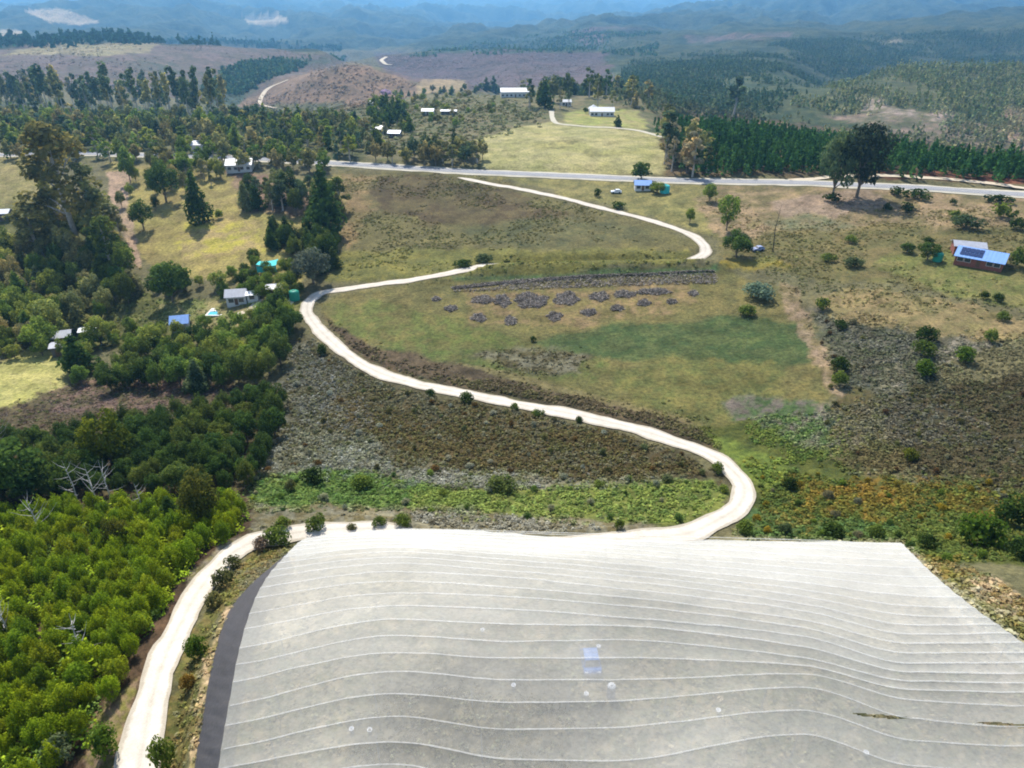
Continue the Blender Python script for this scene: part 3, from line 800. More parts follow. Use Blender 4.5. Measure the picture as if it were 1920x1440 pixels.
# ------------------------------------------------------------------ crowns, trunks and shrubs: one set of shapes per kind
def blob_leaves(blobs, dens, leaf, jit=.6, flat=1.0):
    PT, NN, TI, SZ = [], [], [], []
    for (c, r) in blobs:
        r = np.array(r if np.ndim(r) else (r, r, r), float)
        n = max(6, int(dens * (r[0]*r[1] + r[0]*r[2] + r[1]*r[2]) * 4))
        d = RNG.normal(size=(n, 3)); d /= np.linalg.norm(d, axis=1, keepdims=True)
        rr = (1 - .5 * RNG.random(n) ** 2.2)[:, None] * (.86 + .3 * vnoise(d[:, 0] * 2.3 + c[0] * 3 + 50, d[:, 2] * 2.3 + d[:, 1] * 1.7 + 50))[:, None]
        PT.append(np.array(c) + d * r * rr)
        nn = d / r; nn /= np.linalg.norm(nn, axis=1, keepdims=True); nn = nn + RNG.normal(size=(n, 3)) * jit; nn[:, 2] += .6
        NN.append(nn / np.linalg.norm(nn, axis=1, keepdims=True))
        TI.append(np.clip(.5 + RNG.normal() * .16 + RNG.normal(size=n) * .2, 0, 1)); SZ.append(leaf * RNG.uniform(.55, 1.35, n))
    return np.vstack(PT), np.vstack(NN), np.concatenate(TI), np.concatenate(SZ)
def crown_mesh(name, blobs, dens, leaf, jit=.6, mats=None):
    p, n, t, s = blob_leaves(blobs, dens, leaf, jit)
    V, f = quads_at(p, n, s)
    return V, f, np.repeat(t, 4)
def kind_shapes(kind, rng, lod):
    """blobs of the crown and limb paths, for a tree of the nominal height"""
    B, Lm = [], []
    if kind == 'wattle':                     # 5 m, many upright plumes from near the ground
        n = 24 if lod == 0 else 6
        for i in range(n):
            a = i * 2.4 + rng.uniform(-.4, .4); q = 1.25 * math.sqrt((i + .3) / n)
            h = 3.6 - .9 * q + rng.uniform(-.35, .8); 
            B.append(((math.cos(a) * q, math.sin(a) * q, h), (.31, .31, rng.uniform(.85, 1.35))))
            Lm.append([(0, 0, .3), (math.cos(a) * q * .5, math.sin(a) * q * .5, h * .5), (math.cos(a) * q, math.sin(a) * q, h)])
        B.append(((0, 0, 1.9), (1.25, 1.25, 1.35)))
    elif kind == 'broad':                    # 8 m, domed clumpy crown
        n = 15 if lod == 0 else 8
        for i in range(n):
            a = i * 2.4 + rng.uniform(-.5, .5); f = (i + .5) / n
            q = 2.7 * math.sin(math.acos(1 - 1.5 * f)) ; h = 3.4 + 3.6 * (1 - 1.1 * f) + rng.uniform(-.5, .5)
            r = rng.uniform(.8, 1.35); B.append(((math.cos(a) * q, math.sin(a) * q, max(1.4, h)), (r * 1.1, r * 1.1, r)))
            if i % 2 == 0: Lm.append([(0, 0, 1.2), (math.cos(a) * q * .4, math.sin(a) * q * .4, h * .6), (math.cos(a) * q * .9, math.sin(a) * q * .9, h)])
        B.append(((0, 0, 4.0), (2.0, 2.0, 2.2)))
    elif kind == 'gum':                      # 22 m, open crown of separate tufts on long limbs
        n = 17 if lod == 0 else 9
        for i in range(n):
            a = i * 2.4 + rng.uniform(-.7, .7); f = i / (n - 1)
            h = 8.0 + 12.5 * f + rng.uniform(-1, 1); q = rng.uniform(.9, 3.6) * (1.15 - .75 * f ** 2)
            r = rng.uniform(1.2, 2.1) * (1 - .25 * f); B.append(((math.cos(a) * q, math.sin(a) * q, h), (r, r, r * .95)))
            Lm.append([(0, 0, h * .72), (math.cos(a) * q * .5, math.sin(a) * q * .5, h * .9), (math.cos(a) * q, math.sin(a) * q, h)])
    elif kind == 'cone':                     # 9 m, dense conifer-like
        n = 14 if lod == 0 else 8
        for i in range(n):
            f = i / (n - 1); a = i * 2.4; q = 1.5 * (1 - f) * rng.uniform(.5, 1)
            r = 1.25 * (1 - f) + .45; B.append(((math.cos(a) * q, math.sin(a) * q, 1.3 + 6.8 * f), (r, r, r * 1.05)))
        Lm = [[(0, 0, 1), (.2, 0, 4), (0, 0, 7.5)]]
    elif kind == 'shrub':                    # 1.6 m mound
        n = 7 if lod == 0 else 4
        for i in range(n):
            a = i * 2.4 + rng.uniform(-.4, .4); q = .8 * math.sqrt(i / n); r = rng.uniform(.42, .65)
            B.append(((math.cos(a) * q, math.sin(a) * q, .55 + .55 * (1 - q)), (r, r, r * .95)))
    elif kind == 'pole':                     # 24 m, bare pale stem with a small high crown
        n = 7
        for i in range(n):
            a = i * 2.4; f = i / (n - 1); q = rng.uniform(.4, 1.6); h = 13 + 10 * f
            r = rng.uniform(1.0, 1.7); B.append(((math.cos(a) * q, math.sin(a) * q, h), (r, r, r * 1.25)))
    return B, Lm
NOM = {'wattle': (5.2, 3.6), 'broad': (8.2, 7.0), 'gum': (22.0, 8.5), 'cone': (9.2, 4.2), 'shrub': (1.7, 2.4), 'pole': (24.0, 4.6)}
LEAF = {('wattle',0): (.10, 31), ('broad',0): (.24, 9), ('gum',0): (.42, 3.6), ('cone',0): (.26, 9), ('shrub',0): (.11, 34),
        ('wattle',1): (.3, 6), ('broad',1): (.5, 3.2), ('gum',1): (.85, 1.3), ('cone',1): (.5, 3.4), ('shrub',1): (.2, 12), ('pole',1): (.8, 1.4), ('pole',0): (.5, 3)}
PROTO = {}
def proto(kind, lod, k):
    key = (kind, lod, k)
    if key in PROTO: return PROTO[key]
    rng = random.Random(str(key))
    B, Lm = kind_shapes(kind, rng, lod)
    leaf, dens = LEAF[(kind, lod)]
    V, f, t = crown_mesh("crown", B, dens, leaf)
    h = NOM[kind][0]
    th = {'wattle': 2.2, 'broad': 4.5, 'gum': 19, 'cone': 7.5, 'shrub': .5, 'pole': 22}[kind]
    tr = {'wattle': .09, 'broad': .22, 'gum': .38, 'cone': .2, 'shrub': .04, 'pole': .26}[kind]
    bend = rng.uniform(-.02, .02) * th
    parts = [tube([(0, 0, -.6), (0, 0, th * .15), (bend, 0, th * .5), (bend * .4, 0, th)], [tr * 1.3, tr, tr * .75, tr * .3], 7 if lod == 0 else 5)]
    for l in Lm[: (12 if lod == 0 else 4)]: parts.append(tube(l, [tr * .45, tr * .3, tr * .1], 5 if lod == 0 else 4))
    tv, tf = join(parts)
    bark = M_PALEBARK if kind in ('gum', 'pole') else M_BARK
    if lod == 1:                             # far trees: one mesh, bark and leaves as two materials
        VV_, ff = np.vstack([V, tv]), np.vstack([f, tf + len(V)])
        res = mesh_np(kind + "_tree", VV_, ff, [M_LEAF, bark], np.concatenate([np.zeros(len(f)), np.ones(len(tf))]), {"tint": np.concatenate([t, np.full(len(tv), .5)])})
    else:
        res = (mesh_np("crown", V, f, [M_LEAF], None, {"tint": t}), mesh_np("trunk", tv, tf, [bark]))
    PROTO[key] = res
    return res
NAME = {'wattle': 'wattle_tree', 'broad': 'broadleaf_tree', 'gum': 'gum_tree', 'cone': 'conifer_tree', 'shrub': 'shrub', 'pole': 'tall_gum_tree'}
NVAR = {0: 4, 1: 5}
FARNAME = {'broad': 'woodland_tree', 'gum': 'ridge_gum_tree', 'cone': 'woodland_conifer', 'shrub': 'hill_bush', 'pole': 'tall_gum_tree', 'wattle': 'wattle_tree'}
def lin(r, g, b, k=1.0): return tuple(P(r, g, b, k * 2.5))
def plant(kind, lod, x, y, h, w, col, label, group=None, cat="tree", z=None, name=None, rz=None):
    k = random.randrange(NVAR[lod]); p = proto(kind, lod, k)
    zz = float(gz(x, y)) if z is None else z
    sc = (w / NOM[kind][1], w / NOM[kind][1], h / NOM[kind][0])
    rz = random.uniform(0, 6.28) if rz is None else rz
    c4 = tuple(col) + (1,)
    nme = name or (NAME[kind] if lod == 0 else FARNAME[kind])
    if lod == 1: c4 = tuple(c * .95 for c in col) + (1,)
    if lod == 1 or kind == 'shrub':
        o = link(nme, p if lod == 1 else p[0]); o.color = c4
    else:
        o = bpy.data.objects.new(nme, None); COL.objects.link(o)
        cr = link("crown", p[0], o); cr.color = c4; link("trunk", p[1], o)
    o.location = (x, y, zz - .05); o.rotation_euler = (0, 0, rz); o.scale = sc
    return tag(o, label, cat, group)
def plant_px(kind, lod, px, pyb, pyt, wpx, col, label, group=None, cat="tree", name=None):
    p = at(px, pyb)
    dep = proj(*p)[2]
    h = (H - p[2]) - p[1] * float(s_of(pyt))
    return plant(kind, lod, p[0], p[1], max(.4, h), wpx * dep / F, col, label, group, cat, name=name)
def vary(col, a=.18):
    f = random.uniform(1 - a, 1 + a); g = random.uniform(1 - a * .4, 1 + a * .4)
    return (col[0] * f * g, col[1] * f, col[2] * f / g)
ALLTREES = []
def scatter(poly, spacing, nmax, rng=RNG, clear=1.0):
    """ground points inside a polygon traced on the photograph, at least `spacing` metres apart"""
    poly = np.array(poly, float)
    c = hit(poly[:, 0], poly[:, 1])
    lo, hi = c.min(0), c.max(0)
    n = int(min(60000, (hi[0]-lo[0]) * (hi[1]-lo[1]) / spacing**2 * 9 + 60))
    X = rng.uniform(lo[0], hi[0], n); Y = rng.uniform(lo[1], hi[1], n)
    px, py, _ = proj(X, Y, gz(X, Y))
    k = in_poly(poly, px, py); X, Y = X[k], Y[k]
    if not len(X): return np.zeros((0, 2))
    k = road_clear(X, Y, clear); X, Y = X[k], Y[k]
    grid = {}; out = []
    for a, b in zip(X, Y):
        i, j = int(a // spacing), int(b // spacing); ok = True
        for di in (-1, 0, 1):
            for dj in (-1, 0, 1):
                for (c_, d_) in grid.get((i + di, j + dj), ()):
                    if (c_ - a) ** 2 + (d_ - b) ** 2 < spacing ** 2: ok = False
        if ok:
            grid.setdefault((i, j), []).append((a, b)); out.append((a, b))
            if len(out) >= nmax: break
    return np.array(out)
def stand(poly, spacing, nmax, kinds, lod, hr, wr, cols, label, group, cat="tree", clear=1.0, name=None):
    pts = scatter(poly, spacing, nmax, clear=clear)
    for (x_, y_) in pts:
        kd = random.choice(kinds); h = random.uniform(*hr) * (1.0 if kd != 'pole' else 1.15)
        plant(kd, lod, x_, y_, h, h * random.uniform(*wr) * (.55 if kd == 'pole' else 1), vary(random.choice(cols)), label, group, cat, name=name)
    return len(pts)

G_BRIGHT = [lin(124,140,34,.44), lin(116,136,34,.44), lin(130,142,38,.42), lin(108,130,36,.42), lin(122,138,30,.44)]
G_DARK = [lin(64,84,40,.52), lin(58,76,38,.52), lin(80,92,44,.52)]
G_MID = [lin(100,118,54,.55), lin(84,102,46,.55), lin(112,122,60,.55)]
G_OLIVE = [lin(118,118,76,.55), lin(102,106,68,.55), lin(128,122,84,.55)]
G_BLUE = [lin(84,100,70,.52), lin(74,90,66,.52)]
cnt = {}
# bright thicket beside the road
cnt['bright'] = stand([(-180,1005),(-60,978),(130,962),(300,952),(440,950),(470,975),(400,1040),(340,1110),(290,1190),(245,1280),(195,1350),(150,1405),(90,1460),(40,1560),(-160,1560)],
  2.1, 300, ['wattle'], 0, (3.4, 5.2), (.62, .85), G_BRIGHT, "bright yellow-green bushy tree in the dense thicket left of the gravel road", "bright trees in the roadside thicket", clear=1.2)
# dark thicket behind it
cnt['dark'] = stand([(-140,975),(0,955),(130,930),(300,928),(462,922),(500,870),(522,800),(524,752),(430,765),(330,780),(280,800),(150,815),(60,835),(-140,870)],
  2.9, 250, ['wattle', 'wattle', 'broad'], 0, (4.5, 7.2), (.6, .85), G_DARK, "dark green bushy tree in the thicket behind the bright one", "dark trees in the valley thicket", name="thicket_tree")
cnt['hedge'] = stand([(195,738),(340,728),(480,728),(535,680),(548,600),(525,590),(470,625),(400,640),(250,665)],
  3.6, 110, ['broad', 'wattle'], 0, (5.5, 9), (.6, .85), G_DARK + G_MID, "dark green leafy tree in the belt below the blue-roofed cottage", "tree belt below the cottages", name="belt_tree")
cnt['leftmid'] = stand([(-120,500),(60,480),(150,480),(235,490),(255,560),(200,605),(100,640),(40,655),(-120,665)],
  4.6, 130, ['broad', 'broad', 'cone'], 0, (7, 12), (.5, .75), G_MID + G_OLIVE + [lin(124,128,70,.6), G_DARK[2]], "mixed green tree in the wood on the left valley side", "trees of the left valley wood")
cnt['upper'] = stand([(-120,500),(60,470),(100,440),(230,450),(235,490),(60,500)], 6, 40, ['gum', 'broad'], 0, (9, 15), (.45, .65), G_OLIVE + [lin(124,128,70,.6), G_DARK[2]],
  "olive grey tree at the upper edge of the left wood", "trees at the upper edge of the left wood")
cnt['clumpA'] = stand([(455,400),(520,395),(640,425),(640,380),(560,372),(455,375)], 4.2, 60, ['broad', 'cone', 'gum'], 0, (8, 14), (.42, .62), G_DARK + G_BLUE + [G_OLIVE[1]],
  "dark tree in the tall clump above the tan clearing", "trees in the clump above the clearing")
cnt['clumpB'] = stand([(505,470),(540,470),(600,520),(632,500),(630,440),(570,450),(515,440)], 4.0, 50, ['broad', 'cone'], 0, (6.5, 10), (.5, .75), G_DARK,
  "dark green tree in the clump at the road bend", "trees in the clump at the road bend")
cnt['garden'] = stand([(290,560),(400,545),(425,570),(560,560),(560,520),(480,500),(420,530),(300,520),(280,545)], 4.2, 46, ['broad'], 0, (4, 7), (.7, 1.0), G_MID + G_DARK,
  "rounded green garden tree near the white house in the valley", "garden trees near the white house")
cnt['gardenlow'] = stand([(200,650),(330,628),(420,622),(540,600),(545,585),(420,600),(360,620),(210,610),(130,660),(160,680)], 4.0, 50, ['broad', 'shrub'], 0, (2.6, 5), (.8, 1.15), G_MID,
  "fresh green garden bush around the blue-roofed cottage", "garden bushes around the cottage", "bush")
cnt['slope'] = stand([(215,400),(330,395),(330,330),(300,310),(260,310),(250,360)], 8, 9, ['broad'], 0, (5, 8), (.5, .7), G_DARK + G_MID,
  "small dark tree on the grassy slope beside the dirt strip", "small trees beside the dirt strip")
cnt['clearing'] = stand([(285,352),(345,362),(420,345),(410,322),(300,303),(270,325)], 5.0, 20, ['broad', 'gum', 'broad'], 0, (6, 10), (.45, .65), G_MID + G_OLIVE,
  "olive tree in the belt between the clearing and the main road", "trees between the clearing and the main road")
cnt['leftlow'] = stand([(-120,690),(-40,672),(60,650),(110,655),(160,690),(230,700),(195,730),(150,725),(100,665),(0,680)], 5.0, 24, ['broad'], 0, (3.5, 6), (.7, .95), G_MID,
  "bushy green tree around the upper edge of the yellow meadow", "trees around the yellow meadow")
# woods along and beyond the main road on the left
cnt['roadL'] = stand([(-120,305),(100,300),(300,310),(420,318),(560,330),(660,318),(660,300),(500,285),(300,278),(-120,278)], 6, 80, ['broad', 'gum'], 1, (7, 12), (.55, .85), G_OLIVE + G_MID,
  "olive green tree along the main road behind the left wood", "trees lining the far road on the left", clear=.5)
cnt['back1'] = stand([(-120,278),(300,275),(500,282),(700,300),(715,270),(660,240),(480,226),(300,232),(-120,228)], 7, 260, ['broad', 'gum', 'broad', 'cone'], 1, (8, 14), (.5, .8), G_OLIVE + G_BLUE + G_MID,
  "grey green tree in the wood beyond the main road on the left", "trees in the wood beyond the main road")
cnt['back2'] = stand([(-120,228),(420,232),(440,218),(380,198),(-120,196)], 8.5, 150, ['pole', 'pole', 'gum'], 1, (23, 34), (.28, .38), G_OLIVE + G_BLUE,
  "tall thin gum tree on the ridge before the purple plateau", "tall gums on the left ridge")
cnt['mid1'] = stand([(700,310),(905,312),(905,298),(850,285),(790,285),(770,300),(705,300)], 5, 60, ['broad', 'gum'], 1, (7, 12), (.5, .75), G_OLIVE + G_BLUE,
  "grey green tree beside the yellow field above the main road", "trees between the road and the yellow field", clear=.2)
cnt['mid2'] = stand([(690,262),(780,248),(860,240),(1000,225),(1010,200),(860,180),(730,190),(690,220)], 6.5, 130, ['broad', 'shrub', 'shrub'], 1, (2.5, 6), (.8, 1.3), G_OLIVE + G_MID,
  "low grey green bush on the scrubby farm hill", "bushes on the farm hill", "bush")
cnt['mid3'] = stand([(700,250),(770,250),(760,205),(690,205)], 8, 26, ['broad', 'cone'], 1, (6, 12), (.5, .8), G_DARK + G_MID,
  "dark garden tree among the small white houses on the farm hill", "garden trees on the farm hill")
cnt['ridge'] = stand([(985,215),(1060,205),(1225,205),(1225,185),(1100,178),(985,180)], 7, 90, ['gum', 'broad', 'cone'], 1, (12, 21), (.38, .6), G_BLUE + G_DARK + G_OLIVE,
  "tall blue-green tree on the crest behind the white farmhouse", "tall trees behind the white farmhouse")
cnt['ridge2'] = stand([(720,190),(860,176),(940,176),(930,165),(740,178)], 9, 30, ['broad', 'cone'], 1, (6, 10), (.6, .8), G_BLUE + G_MID,
  "dark tree along the crest of the farm hill", "trees along the farm hill crest")
cnt['fieldR'] = stand([(1238,300),(1262,328),(1330,328),(1320,290),(1275,280),(1250,250)], 6, 26, ['gum', 'broad'], 1, (10, 17), (.4, .55), G_OLIVE + G_BLUE + [lin(150,138,110,.5)],
  "loose grey gum tree between the yellow field and the pine plantation", "gums at the edge of the pine plantation", clear=.2)


# ------------------------------------------------------------------ undergrowth and far woods: masses nobody could count
COVG = cov.reshape(nu, nv, 3)
def grid_lookup3(A_, x, y): return np.stack([grid_lookup(A_[..., q], x, y) for q in range(3)], -1)
def tufts(name, polys, n, rr, hr, pal, m=12, leaf=.34, label=None, clear=.6, cat="undergrowth", trees=False, kind="stuff", patch=None, blend=.65):
    if trees and blend == .65: blend = 0
    Xs, Ys, R_, Cc = [], [], [], []
    for poly, share in polys:
        poly = np.array(poly, float); c = hit(poly[:, 0], poly[:, 1]); lo, hi = c.min(0), c.max(0)
        want = int(n * share); gx = np.zeros(0); gy = np.zeros(0)
        for _ in range(12):
            X = RNG.uniform(lo[0], hi[0], want * 3); Y = RNG.uniform(max(13, lo[1]), hi[1], want * 3)
            px, py, _d = proj(X, Y, gz(X, Y))
            ww = F / _d * 3.0
            k = in_poly(poly, px + (fbm(X / 7, Y / 7, 4) - .5) * 5.5 * ww + RNG.normal(size=len(X)) * .7 * ww, py + (fbm(X / 7 + 50, Y / 7, 4) - .5) * 3.0 * ww + RNG.normal(size=len(X)) * .35 * ww)
            if patch is not None: k &= fbm(X / patch[0] + 3, Y / patch[0] + 8, 3) + RNG.normal(size=len(X)) * .06 > patch[1]
            gx = np.concatenate([gx, X[k]]); gy = np.concatenate([gy, Y[k]])
            if len(gx) >= want: break
        Xs.append(gx[:want]); Ys.append(gy[:want])
    X, Y = np.concatenate(Xs), np.concatenate(Ys)
    if clear is not None:
        k = road_clear(X, Y, clear); X, Y = X[k], Y[k]
    Z = gz(X, Y); n = len(X)
    if not trees: hr = (hr[0] * .6, hr[1] * .7); rr = (rr[0] * .75, rr[1] * .8)
    r = RNG.uniform(*rr, n); h = RNG.uniform(*hr, n) * (.6 + .8 * RNG.random(n) ** 2)
    d = RNG.normal(size=(n, m, 3)); d /= np.linalg.norm(d, axis=2, keepdims=True)
    if trees:                                # conical crowns
        f = RNG.random((n, m)) ** .8; q = (1 - f) * (.55 + .45 * RNG.random((n, m)))
        a = RNG.uniform(0, 6.28, (n, m))
        Pt = np.stack([X[:, None] + np.cos(a) * q * r[:, None], Y[:, None] + np.sin(a) * q * r[:, None], Z[:, None] + h[:, None] * (.12 + .88 * f)], -1)
        Nn = np.stack([np.cos(a), np.sin(a), .7 + 0 * a], -1) + RNG.normal(size=(n, m, 3)) * .4
    else:
        d[..., 2] = np.abs(d[..., 2])
        q = (.55 + .45 * RNG.random((n, m, 1)))
        Pt = np.stack([X, Y, Z], -1)[:, None] + d * q * np.stack([r, r, h], -1)[:, None]
        Nn = d + RNG.normal(size=(n, m, 3)) * .5; Nn[..., 2] += .75
    Nn /= np.linalg.norm(Nn, axis=2, keepdims=True)
    pal = np.array(pal); w = fbm(X / 9, Y / 9, 3) * 1.6 - .3 + RNG.normal(size=n) * .22
    ci = np.clip((w * len(pal)).astype(int), 0, len(pal) - 1)
    own = grid_lookup3(COVG, X, Y)
    C = (pal[ci] * (1 - blend) + own * 1.6 * blend)[:, None, :] * (RNG.uniform(.85, 1.5, (n, 1, 1)) * RNG.uniform(.7, 1.35, (n, m, 1)))
    V, f = quads_at(Pt.reshape(-1, 3), Nn.reshape(-1, 3), (np.repeat(r, m) * leaf * RNG.uniform(.6, 1.4, n * m)), .75)
    me = mesh_np(name, V, f, [M_STUFF], None, {"tuft": np.repeat(C.reshape(-1, 3), 4, 0)})
    return tag(link(name, me), label, cat, None, kind)
HEATH = [(560,630),(620,665),(720,718),(900,756),(1100,798),(1290,852),(1360,905),(1200,905),(900,890),(640,880),(500,900),(520,780)]
tufts("heath_scrub", [(HEATH, 1)], 9000, (.35, .8), (.4, 1.1), [lin(104,98,56,.5), lin(88,78,48,.5), lin(98,104,58,.5), lin(116,118,94,.5)], label="brown heath scrub inside the bow of the gravel road", leaf=.42)
tufts("grey_scrub", [([(555,640),(650,690),(690,780),(740,880),(620,905),(500,905),(540,760)], .6), ([(700,880),(1340,895),(1100,915),(740,915)], .25), ([(640,965),(1000,975),(1250,990),(1100,1003),(740,985)], .15)],
      3200, (.35, .8), (.4, .9), [lin(128,130,120,.5), lin(146,148,140,.5), lin(104,104,92,.5)], label="pale grey silvery scrub around the brown heath", leaf=.4, patch=(6, .45))
tufts("green_scrub", [([(475,900),(620,880),(780,905),(920,930),(900,960),(480,955)], .4), ([(760,925),(1000,915),(1340,900),(1372,925),(1345,962),(1270,985),(780,965)], .35), ([(1380,790),(1560,760),(1580,830),(1470,870)], .25)],
      4200, (.3, .8), (.3, .8), [lin(78,108,52,.5), lin(112,128,58,.5), lin(92,116,54,.5)], label="green scrub and tall grass in the damp hollow before the net", leaf=.45)
tufts("bank_scrub", [([(590,600),(650,655),(760,700),(900,716),(1100,762),(1310,812),(1360,850),(1290,830),(1100,772),(900,732),(740,692),(640,640)], .75), ([(890,668),(960,655),(1040,652),(1100,668),(1090,700),(1010,705),(940,690)], .07)],
      3400, (.3, .75), (.35, .9), [lin(86,78,50,.5), lin(70,72,42,.5), lin(106,98,72,.5), lin(92,98,48,.5)], label="dark scrub on the bank above the gravel road", leaf=.45, clear=.9)
tufts("slope_scrub", [([(1620,760),(1760,720),(2100,690),(2100,960),(1900,930),(1690,890)], .5), ([(1520,590),(1640,600),(1760,650),(1760,740),(1640,770),(1580,720)], .2), ([(1560,760),(1700,760),(1700,890),(1560,860)], .15), ([(1650,640),(2000,610),(2000,700),(1700,740)], .15)],
      7500, (.35, .9), (.35, 1.0), [lin(86,78,54,.5), lin(72,72,46,.5), lin(96,102,62,.5), lin(112,112,98,.5)], label="dark brown scrub on the right-hand slope", leaf=.42)
tufts("marsh_scrub", [([(1390,860),(1500,870),(1650,900),(2000,900),(2000,1050),(1730,1060),(1690,1010),(1385,1008),(1420,940)], .8), ([(1720,1060),(1930,1135),(1960,1240),(1800,1140)], .2)],
      6000, (.3, .9), (.3, .95), [lin(80,96,40,.5), lin(66,88,42,.5), lin(106,106,42,.5), lin(128,98,40,.5)], label="green and rust coloured scrub behind the far corner of the net", leaf=.42)
tufts("verge_scrub", [([(640,1000),(540,1025),(470,1080),(430,1130),(390,1210),(352,1440),(345,1560),(285,1560),(300,1440),(350,1240),(410,1110),(480,1040),(560,1008)], .7), ([(350,1090),(420,1020),(520,985),(700,978),(560,992),(440,1040)], .3)],
      1500, (.2, .6), (.2, .7), [lin(112,116,52,.5), lin(92,98,56,.5), lin(130,104,62,.5), lin(120,118,100,.5)], label="mixed scrub on the verge between the gravel road and the net", leaf=.42, clear=.3)
tufts("hill_scrub", [([(640,330),(850,330),(1000,360),(1190,412),(1290,452),(1290,485),(900,500),(640,515)], .5), ([(1340,360),(1600,380),(1920,390),(1920,600),(1500,560),(1350,480)], .5)],
      5200, (.3, .9), (.25, .8), [lin(104,98,58,.5), lin(84,80,48,.5), lin(112,112,64,.5), lin(74,88,46,.5)], label="low dry scrub on the slopes below the main road", leaf=.45, patch=(14, .47))
tufts("slash_scrub", [([(-100,790),(60,750),(200,705),(430,725),(520,735),(500,790),(300,790),(100,820)], 1)],
      1800, (.3, .8), (.2, .7), [lin(128,104,98,.5), lin(96,76,64,.5), lin(78,96,48,.5), lin(108,96,92,.5)], label="felled branches and scrub above the dark thicket", leaf=.4)
tufts("wood_floor", [([(-140,500),(230,490),(300,560),(540,565),(530,640),(250,650),(-140,660)], 1)],
      3000, (.3, 1.0), (.3, 1.0), [lin(92,104,54,.5), lin(112,120,62,.5), lin(74,92,46,.5)], label="undergrowth between the garden trees in the left valley", leaf=.45)
# bank with bushes that hides the road
tufts("bank_bushes", [([(700,540),(840,512),(1000,490),(1300,485),(1340,500),(1000,506),(860,516),(720,534)], 1)],
      260, (.4, .9), (.3, .9), [lin(84,106,54,.5), lin(96,104,54,.5), lin(112,104,74,.5)], label="bushes along the low bank above the cleared field", leaf=.42, clear=.3)
# farm-hill scrub beyond the road
tufts("farm_scrub", [([(690,300),(890,300),(895,262),(1030,222),(1030,200),(860,182),(690,205)], 1)],
      2600, (1.0, 2.4), (.9, 2.4), [lin(104,112,76,.5), lin(84,98,60,.5), lin(120,116,86,.5)], m=10, label="grey green scrub covering the farm hill", leaf=.5, clear=None)
# pine plantation and the forests of the far hillsides
PINE = [lin(60,92,44,.42), lin(52,84,44,.42), lin(70,100,48,.42)]
tufts("pine_plantation", [([(1245,238),(1330,242),(1500,258),(1700,280),(2100,324),(2100,345),(1900,336),(1620,322),(1500,330),(1300,330),(1270,318),(1250,255)], 1)],
      9500, (1.3, 1.9), (6, 8.5), PINE, m=30, label="dense dark green pine plantation behind the main road", leaf=.4, clear=2, cat="plantation", trees=True)
FOREST = [lin(58,82,54,.5), lin(70,94,60,.5), lin(92,104,68,.5), lin(62,88,62,.5)]
tufts("olive_forest", [([(1462,228),(1480,196),(1560,160),(1700,126),(2300,122),(2300,330),(1700,280),(1450,240)], 1)],
      17000, (1.4, 2.8), (4, 8), [lin(112,116,72,.6), lin(96,106,66,.6), lin(128,126,84,.6), lin(84,100,62,.6)], m=10, label="paler olive forest on the nearer hillside at the right", leaf=.5, clear=None, cat="forest", trees=True, patch=(80, .39), blend=.4)
tufts("hillside_forest", [([(1140,180),(1180,120),(1500,75),(2300,36),(2300,116),(1700,118),(1540,158),(1460,196),(1440,235),(1235,215)], 1)],
      20000, (1.5, 3.0), (4, 8), FOREST, m=10, label="blue-green forest covering the far hillsides on the right", leaf=.5, clear=None, cat="forest", trees=True, patch=(110, .45), blend=.5)
tufts("valley_forest", [([(380,168),(430,128),(520,112),(648,106),(640,114),(560,129),(500,150),(440,184)], .4), ([(760,108),(900,80),(1090,56),(1240,60),(1230,105),(1000,98)], .48)],
      7000, (2, 4.5), (3, 8), FOREST, m=10, label="patchy forest in the valleys before the far hills", leaf=.55, clear=None, cat="forest", trees=True, patch=(120, .50))
tufts("crest_forest", [([(-200,86),(120,71),(300,73),(640,90),(640,97),(300,82),(-200,100)], 1)], 1500, (4, 8), (10, 16), [lin(40,66,46,.5)], m=10,
      label="dark line of forest along the edge of the left plateau", leaf=.6, clear=None, cat="forest", trees=True)
tufts("plateau_scrub", [([(-200,100),(120,84),(400,88),(640,106),(500,200),(330,185),(-200,160)], .5), ([(440,215),(500,165),(600,132),(660,120),(740,140),(800,165),(700,215)], .2), ([(700,105),(900,98),(1150,104),(1150,162),(860,168)], .3)],
      6000, (1.2, 3.2), (.9, 2.4), [lin(116,104,96,.5), lin(92,88,72,.5), lin(132,118,98,.5), lin(76,90,66,.5)], m=8, label="low purple-brown scrub on the cleared plateau and bare hills", leaf=.5, clear=None, patch=(90, .47))
tufts("woodland", [([(-160,300),(300,290),(560,318),(715,300),(715,265),(640,235),(300,215),(-160,215)], 1)], 900, (2.5, 4.5), (4, 9), G_OLIVE + G_BLUE + G_MID, m=40,
      label="grey green woodland understorey beyond the main road on the left", leaf=.3, clear=2, cat="woodland", trees=True)

